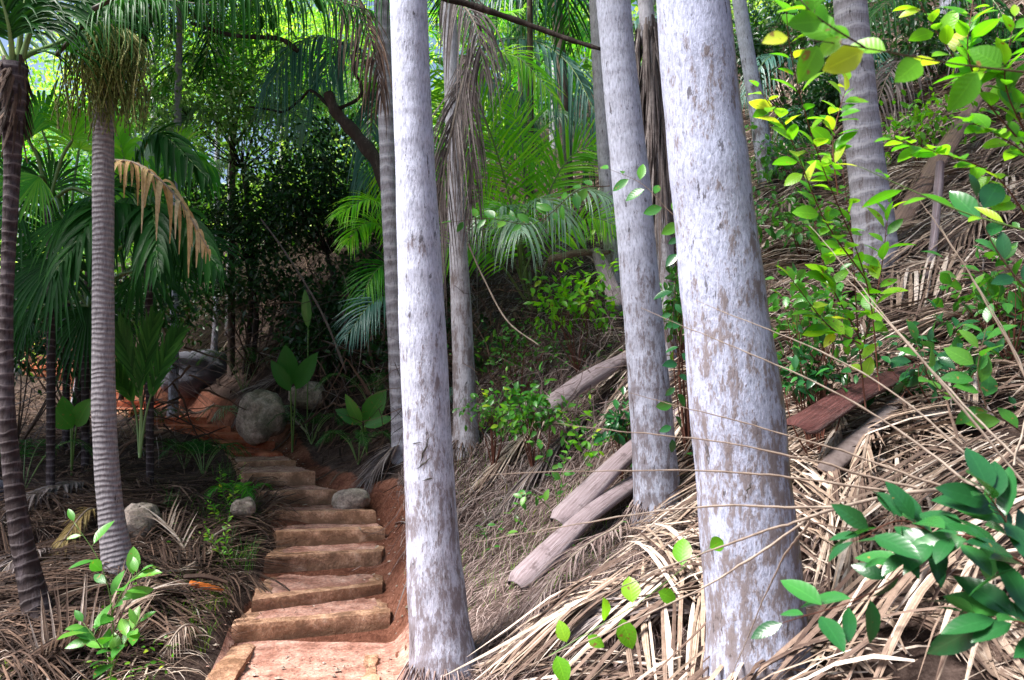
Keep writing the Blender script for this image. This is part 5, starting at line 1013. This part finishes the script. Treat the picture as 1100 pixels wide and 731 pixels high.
sheath('longest grey fallen palm sheath, its blunt end lowest on the bank', (553, 630, 4.8), (700, 505, 5.75), .18, 'sheath', sag=.05)
sheath('grey fallen palm sheath lying parallel above the longest one', (598, 562, 5.3), (748, 432, 6.05), .19, 'sheath', sag=.05)
sheath('brown curled sheath on the bank further up, left of the lavender-grey trunk', (575, 447, 6.7), (680, 380, 7.2), .22, 'sheath', sag=.02, depth=.8)
sheath('dark red boat-shaped sheath half buried in straw at the right', (855, 462, 4.2), (985, 395, 4.7), .22, 'sheath_red', sag=.03, depth=.35)
sheath('dull grey sheath under the straw behind the thickest trunk', (885, 508, 4.1), (965, 430, 4.5), .13, 'dry_grey', sag=.0, depth=.4)
sheath('tan shed sheath lying across the upper right slope', (960, 250, 7.0), (1060, 90, 8.6), .22, 'sheath_brown', sag=.0, depth=.5)
sheath('pale splayed sheath on the ledge beside the dark overhang', (665, 330, 7.8), (640, 268, 8.2), .2, 'sheath', sag=.0, depth=.5)
sheath('brown torn sheath forming the dark overhang near the centre', (590, 280, 8.4), (655, 272, 8.2), .22, 'sheath_brown', sag=.03, depth=.5)
sheath('bright orange split husk on the ground left of the steps', (203, 627, hit(203, 627)[1] - .45), (240, 634, hit(240, 634)[1] - .42), .07, 'orange', sag=.0, depth=.6, name='palm_husk', cat='palm husk')
sheath('brown curled husk over the orange one beside the steps', (197, 620, hit(197, 620)[1] - .45), (244, 626, hit(244, 626)[1] - .42), .06, 'dry_brown', sag=.02, depth=.6, name='palm_husk', cat='palm husk')
g = Geo()
P0 = px((1010, 175, 6.2), (1003, 260, 6.0)); tube(g, spline(P0 + [W(995, 300, 5.9)], 8), [.03, .035, .03, .03, .03, .03, .03, .02], 8); tag(g.build('pale_stake', M['sheath'], loc=P0[0]), 'pale upright split stick among the straw on the right slope', 'stick')

# ---- big foreground dry frond: bare leaflet ribs fanning to the left
t = thing('bare_frond', 'dry frond in the right foreground whose thin bare ribs fan out to the left', 'palm frond', W(1100, 528, 2.2))
g = Geo(); tube(g, spline(px((1180, 530, 2.1), (1100, 528, 2.15), (1040, 525, 2.2), (960, 532, 2.25), (880, 552, 2.3), (858, 565, 2.3)), 30), np.linspace(.0075, .0035, 30), 8); g.build('rachis', M['rachis_p'], t)
for a, b, c in [((1120, 520), (1000, 400), (865, 240)), ((1100, 520), (960, 355), (912, 300)), ((1075, 520), (930, 405), (745, 325)), ((1045, 522), (900, 425), (690, 335)), ((1010, 522), (860, 470), (680, 420)), ((985, 525), (800, 480), (598, 456)),
                ((960, 528), (760, 508), (528, 511)), ((900, 545), (740, 545), (515, 578)), ((880, 552), (760, 590), (600, 655)), ((862, 562), (740, 640), (560, 720)), ((1150, 510), (1060, 330), (985, 215)), ((1090, 500), (1100, 400), (1010, 240)), ((870, 560), (830, 620), (785, 731))]:
    d0 = 2.2; g = Geo(); P = spline(px((*a, d0), (*b, 2.35), (*c, 2.55)), 34); P = P + np.cumsum(rng.normal(0, .0011, P.shape), 0); tube(g, P, np.linspace(.0040, .0009, 34) * (1 + .15 * rng.normal(0, 1, 34).clip(-1, 1)), 5, rnd=float(rng.random()))
    g.build('leaflet_rib', M['rachis_p'], t)
# ---- the foreground leafy branches at the upper right
FB = 'leafy sprays in front of the right slope'
sp = dict(ll=.076, lw=.046, sr=.0028, spread=58)
plant('leafy_branch', 'tall red-stemmed spray of round bright leaves right of the thickest trunk', 'branch', [[(945, 420, 2.9), (930, 300, 2.8), (880, 170, 2.6), (850, 60, 2.4), (843, -30, 2.3)], [(930, 300, 2.8), (885, 235, 2.7), (850, 150, 2.6), (815, 95, 2.5)], [(900, 210, 2.7), (895, 150, 2.7), (910, 90, 2.7)]], 'bright', 'stem_red', FB, n=28, **sp)
plant('leafy_branch', 'spray of large blurred bright leaves closest to the lens at the top right', 'branch', [[(1120, 80, 1.5), (1020, 68, 1.5), (930, 52, 1.45), (850, 40, 1.4)], [(930, 52, 1.45), (880, 20, 1.4), (850, -10, 1.4)]], 'bright', 'stem', FB, n=9, ll=.072, lw=.05, sr=.002, spread=50, up=A(0, -1, .3))
plant('leafy_branch', 'arching dark-stemmed branch crossing the top right corner', 'branch', [[(1130, 190, 2.2), (1060, 110, 2.2), (1010, 40, 2.2), (975, -20, 2.2)], [(1060, 110, 2.2), (1040, 60, 2.1), (1045, 0, 2.1)], [(1110, 160, 2.2), (1080, 90, 2.1), (1090, 20, 2.1)]], 'bright', 'stem_red', FB, n=27, **sp)
plant('leafy_branch', 'branch of bright leaves along the right edge below the corner one', 'branch', [[(1120, 260, 2.3), (1070, 190, 2.3), (1010, 165, 2.3), (960, 150, 2.3)], [(1120, 180, 2.3), (1080, 150, 2.3), (1040, 130, 2.3)]], 'bright', 'stem_red', FB, n=27, **sp)
plant('leafy_branch', 'spray with long narrow yellow-green leaves reaching left across the straw', 'branch', [[(1110, 250, 2.1), (1040, 230, 2.1), (980, 205, 2.1), (925, 180, 2.1)]], 'bright', 'stem_green', FB, n=7, ll=.105, lw=.032, sr=.0025, spread=40, up=A(0, -.6, 1))
plant('leafy_branch', 'upright red-stemmed sapling with light leaves before the ringed pale palm', 'branch', [[(930, 440, 3.6), (922, 360, 3.6), (915, 260, 3.6), (905, 180, 3.6)], [(925, 380, 3.6), (945, 300, 3.6), (955, 220, 3.6)], [(922, 360, 3.6), (890, 300, 3.6), (875, 240, 3.6)], [(925, 370, 3.5), (890, 350, 3.5), (850, 300, 3.5)]], 'bright', 'stem_red', FB, n=22, ll=.10, lw=.052, sr=.004, spread=55)
plant('leafy_branch', 'blue-green glossy-leaved sprig at the right edge', 'branch', [[(1120, 330, 2.2), (1085, 290, 2.2), (1060, 250, 2.2), (1050, 215, 2.2)]], 'glossy', 'stem', FB, n=8, ll=.10, lw=.055, sr=.003, spread=50, up=A(0, -.8, .8))
plant('leafy_branch', 'sprig of mid green leaves at the right edge amid the bare ribs', 'branch', [[(1120, 480, 2.6), (1060, 440, 2.6), (1010, 420, 2.6), (985, 370, 2.6)], [(1060, 440, 2.6), (1050, 400, 2.6), (1060, 350, 2.6)]], 'mid', 'stem', FB, n=11, ll=.095, lw=.05, sr=.003, spread=50, up=A(0, -.8, .8))
plant('leafy_branch', 'drooping sprig of bright leaves in front of the lavender-grey trunk', 'branch', [[(762, 260, 3.4), (720, 228, 3.5), (690, 198, 3.6), (655, 182, 3.7)]], 'mid', 'stem', FB, n=10, ll=.095, lw=.05, sr=.0025, spread=60, up=A(0, -1, .3))
plant('leafy_branch', 'trailing sprig of small leaves in front of the silvery palm', 'branch', [[(655, 200, 6), (620, 205, 6), (575, 240, 6), (520, 235, 6), (445, 245, 6)]], 'mid', 'stem', FB, n=22, ll=.11, lw=.06, sr=.004, spread=60, up=A(0, -1, .3))
plant('leafy_branch', 'hanging leaves beside the thickest trunk, left edge', 'branch', [[(735, 220, 4.3), (728, 280, 4.3), (722, 350, 4.3)], [(735, 330, 4.5), (728, 400, 4.5), (722, 470, 4.5)]], 'glossy', 'stem', FB, n=12, ll=.09, lw=.05, sr=.003, up=A(0, -1, .3))
plant('leafy_branch', 'vine of round hanging leaves low in front of the straw, left of the thickest trunk', 'branch', [[(590, 705, 2.6), (640, 675, 2.6), (690, 645, 2.6), (760, 590, 2.7)]], 'bright', 'stem_green', FB, n=9, ll=.085, lw=.062, sr=.002, spread=75, up=A(0, -1, .4), start=.05)
plant('leafy_branch', 'sprig of big glossy dark leaves at the bottom right, reaching the thickest trunk', 'branch', [[(1120, 560, 1.9), (1020, 585, 1.9), (930, 640, 1.9), (845, 668, 1.9)], [(1020, 585, 1.9), (970, 560, 1.85), (920, 580, 1.8)]], 'glossy', 'stem_red', FB, n=16, ll=.105, lw=.05, sr=.0028, spread=60, up=A(0, -.6, .9))
plant('leafy_branch', 'second glossy sprig filling the bottom right corner', 'branch', [[(1150, 640, 1.7), (1090, 600, 1.7), (1030, 575, 1.75), (960, 600, 1.8)], [(1150, 700, 1.7), (1100, 670, 1.7), (1040, 660, 1.75)], [(1120, 640, 1.8), (1080, 560, 1.8), (1060, 530, 1.8)]], 'glossy', 'stem_red', FB, n=15, ll=.115, lw=.052, sr=.003, spread=45, up=A(0, -.5, 1))
plant('sapling', 'glossy green sapling at the bottom left in front of the dry fronds', 'sapling', [[(118, 735, 4.0), (122, 690, 4.0), (118, 640, 4.0), (105, 600, 4.0), (80, 562, 4.0)], [(120, 660, 4.0), (135, 630, 3.95), (150, 615, 3.95)], [(120, 720, 4.0), (135, 690, 3.9), (148, 670, 3.9)], [(120, 715, 4.0), (105, 690, 3.9), (90, 670, 3.9)]], 'mid', 'stem_green', None, n=11, ll=.13, lw=.06, sr=.004, spread=60, up=A(0, -.5, 1))
plant('shrub', 'wispy green weed on the left end of the middle steps', 'shrub', [[(258, 560, 7), (250, 530, 7), (262, 500, 7)], [(255, 560, 7), (240, 530, 7), (236, 505, 7)], [(250, 590, 6.8), (236, 560, 6.8), (225, 540, 6.8)]], 'bright', 'stem_green', BK, n=26, ll=.05, lw=.018, sr=.003)
plant('shrub', 'wispy weed beside the lower left of the steps', 'shrub', [[(250, 610, 6.2), (242, 580, 6.2), (246, 555, 6.2)], [(245, 610, 6.2), (230, 585, 6.2), (222, 570, 6.2)]], 'bright', 'stem_green', BK, n=26, ll=.045, lw=.016, sr=.003)

# ---- the forest beyond: leaf masses on the far slope, standing as one wood
def far_wood():
    g = Geo(); n = 45000
    y = rng.uniform(16, 46, n); x = rng.uniform(-1.0, 1.0, n) * (y * .8 + 4); z0 = H(x, y, False)
    hgt = 1.1 + 2.2 * np.clip(fbm(x * .22, y * .22, 21, 3) + .45, 0, 1); z = z0 + hgt * rng.random(n) ** .6
    P = np.stack([x, y, z], -1); L = rng.uniform(.12, .3, n) * (.6 + y / 40)
    leaf_ribbons(g, P, rng.normal(0, 1, (n, 3)) * A(1, 1, .6) + A(0, 0, -.3), unit(rng.normal(0, .6, (n, 3)) + A(0, -.3, 1)), L, L * .45, .3, .3, 0, 4, rnd=np.clip(fbm(x * .5, y * .5, 3, 2) + .5 + rng.normal(0, .2, n), 0, 1), prof=([0, .35, .7, 1], [.1, 1, .8, .03]))
    tag(g.build('far_forest', M['far']), 'leafy forest covering the slope beyond the palms', 'forest', kind='stuff')
M['far'] = leaf_mat('far_sunpatch_leaf', [(0, (.03, .09, .02)), (.45, (.07, .2, .03)), (.75, (.3, .52, .08)), (1, (.62, .78, .3))], .45, .4)  # light stops paint sunlit patches into the far leaf colour
far_wood()
# palms standing further back
FP = 'palms further back in the forest'
proto = None
for k, (lb, x, d, hgt, s) in enumerate([('far palm with full crown left of the silvery tree', 150, 19, 4.2, 1.1), ('far palm behind the overhead frond', 300, 23, 5.0, 1.2), ('far palm above the hanging-frond palm', 515, 18, 4.6, 1.1), ('far palm between the lavender-grey and thickest trunks', 705, 19, 4.5, 1.1),
                         ('far palm up the slope right of the thickest trunk', 870, 18, 3.8, 1.0), ('far palm at the upper right corner', 1060, 17, 3.0, 1.0), ('far palm at the left edge beyond the fan palm', 20, 17, 3.6, 1.0), ('far palm in the dim centre behind the lime green one', 600, 16, 2.4, .9), ('far palm behind the crooked limb', 400, 17, 3.0, 1.0)]):
    f = on(x, 300, d); 
    if proto is None:
        t = thing('palm_tree', lb, 'palm tree', f, FP); g = Geo(); tube(g, spline([f - A(0, 0, .3), f + A(.1, 0, 2.2), f + A(.05, 0, 4.2)], 20), np.linspace(.11, .08, 20), 10); g.build('trunk', M['bark_pale'], t)
        crown(t, f + A(.05, 0, 4.2), 13, [M['rachis_g'], M['frond']], L=2.4, ll=.7, nl=30, width=.045, seed=40); proto = t
    else: dup(proto, f + A(0, 0, hgt - 4.2), k * 1.3, lb, FP, s)
# trees added above the frame to shade the hollow and left palms
CN = 'tall trees added above the frame for shade'
for lb, c, rad, n in [('tall tree added for shade over the left of the trail', A(-6.4, 9.4, 8.3), (2.6, 2.4, 1.2), 9000), ('tall tree added for shade over the bend of the trail', A(-4.4, 11.0, 8.8), (2.5, 1.7, 1.0), 8000), 
                      ('tall tree added for shade nearest the left edge palms', A(-6.7, 5.9, 7.3), (1.7, 1.5, .8), 6500), ('tall tree added for shade over the fan palms', A(-9.6, 7.6, 7.6), (2.6, 2.4, 1.3), 9000), ('tall tree added for shade over the highest steps', A(-3.4, 8.6, 8.2), (2.0, 1.5, .9), 6000)]:
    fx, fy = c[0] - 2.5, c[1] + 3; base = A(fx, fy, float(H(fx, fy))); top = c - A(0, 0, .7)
    o = thing('added_shade_tree', lb, 'tree', base, CN); g = Geo(); tube(g, spline([base - A(0, 0, .2), base * .5 + top * .5 + A(-.4, .4, .8), top], 16), np.linspace(.08, .05, 16), 10); g.build('trunk', M['branch'], o)
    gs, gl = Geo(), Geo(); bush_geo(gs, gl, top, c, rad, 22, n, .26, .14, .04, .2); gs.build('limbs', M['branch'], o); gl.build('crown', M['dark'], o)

for o in bpy.data.objects:
    if '_o' in o: del o['_o']

# ------------------------------------------------------------------ light, sky, camera
sc = bpy.context.scene
w = bpy.data.worlds.new('World'); sc.world = w; w.use_nodes = True; nt = w.node_tree
sky = nt.nodes.new('ShaderNodeTexSky'); sky.sky_type = 'NISHITA'; sky.sun_disc = False
EL, AZ = R(56), R(248)     # azimuth clockwise from +Y: the sun stands to the left and a little behind the camera, veiled by thin cloud
sky.sun_elevation = EL; sky.sun_rotation = AZ; sky.air_density = 1.0; sky.dust_density = 2.5
bg = nt.nodes['Background']; bg.inputs[1].default_value = .075; nt.links.new(sky.outputs[0], bg.inputs[0])
L = bpy.data.lights.new('sun', 'SUN'); L.energy = 4.6; L.angle = R(24); L.color = (1, .965, .92)
lo = bpy.data.objects.new('sun', L); C.objects.link(lo)
dx, dy, dz = math.sin(AZ) * math.cos(EL), math.cos(AZ) * math.cos(EL), math.sin(EL)
from mathutils import Vector
lo.rotation_euler = Vector((dx, dy, dz)).to_track_quat('Z', 'Y').to_euler(); lo.location = (dx * 20, dy * 20, dz * 20)
cam = bpy.data.cameras.new('camera'); co_ = bpy.data.objects.new('camera', cam); C.objects.link(co_); sc.camera = co_
co_.location = (0, 0, EYE); co_.rotation_euler = (R(90) + TH, 0, 0); cam.lens = 36 * F / 1100; cam.sensor_width = 36; cam.clip_start = .05; cam.clip_end = 600
cam.dof.use_dof = True; cam.dof.focus_distance = 5.0; cam.dof.aperture_fstop = 5.6
sc.view_settings.view_transform = 'Standard'; sc.view_settings.look = 'None'; sc.view_settings.exposure = 1.6; sc.view_settings.gamma = 1; sc.view_settings.use_curve_mapping = False
sc.render.engine = 'CYCLES'; sc.cycles.max_bounces = 7; sc.cycles.diffuse_bounces = 2; sc.cycles.transmission_bounces = 4; sc.cycles.use_denoising = True
try: sc.cycles.denoiser = 'OPENIMAGEDENOISE'
except Exception: pass
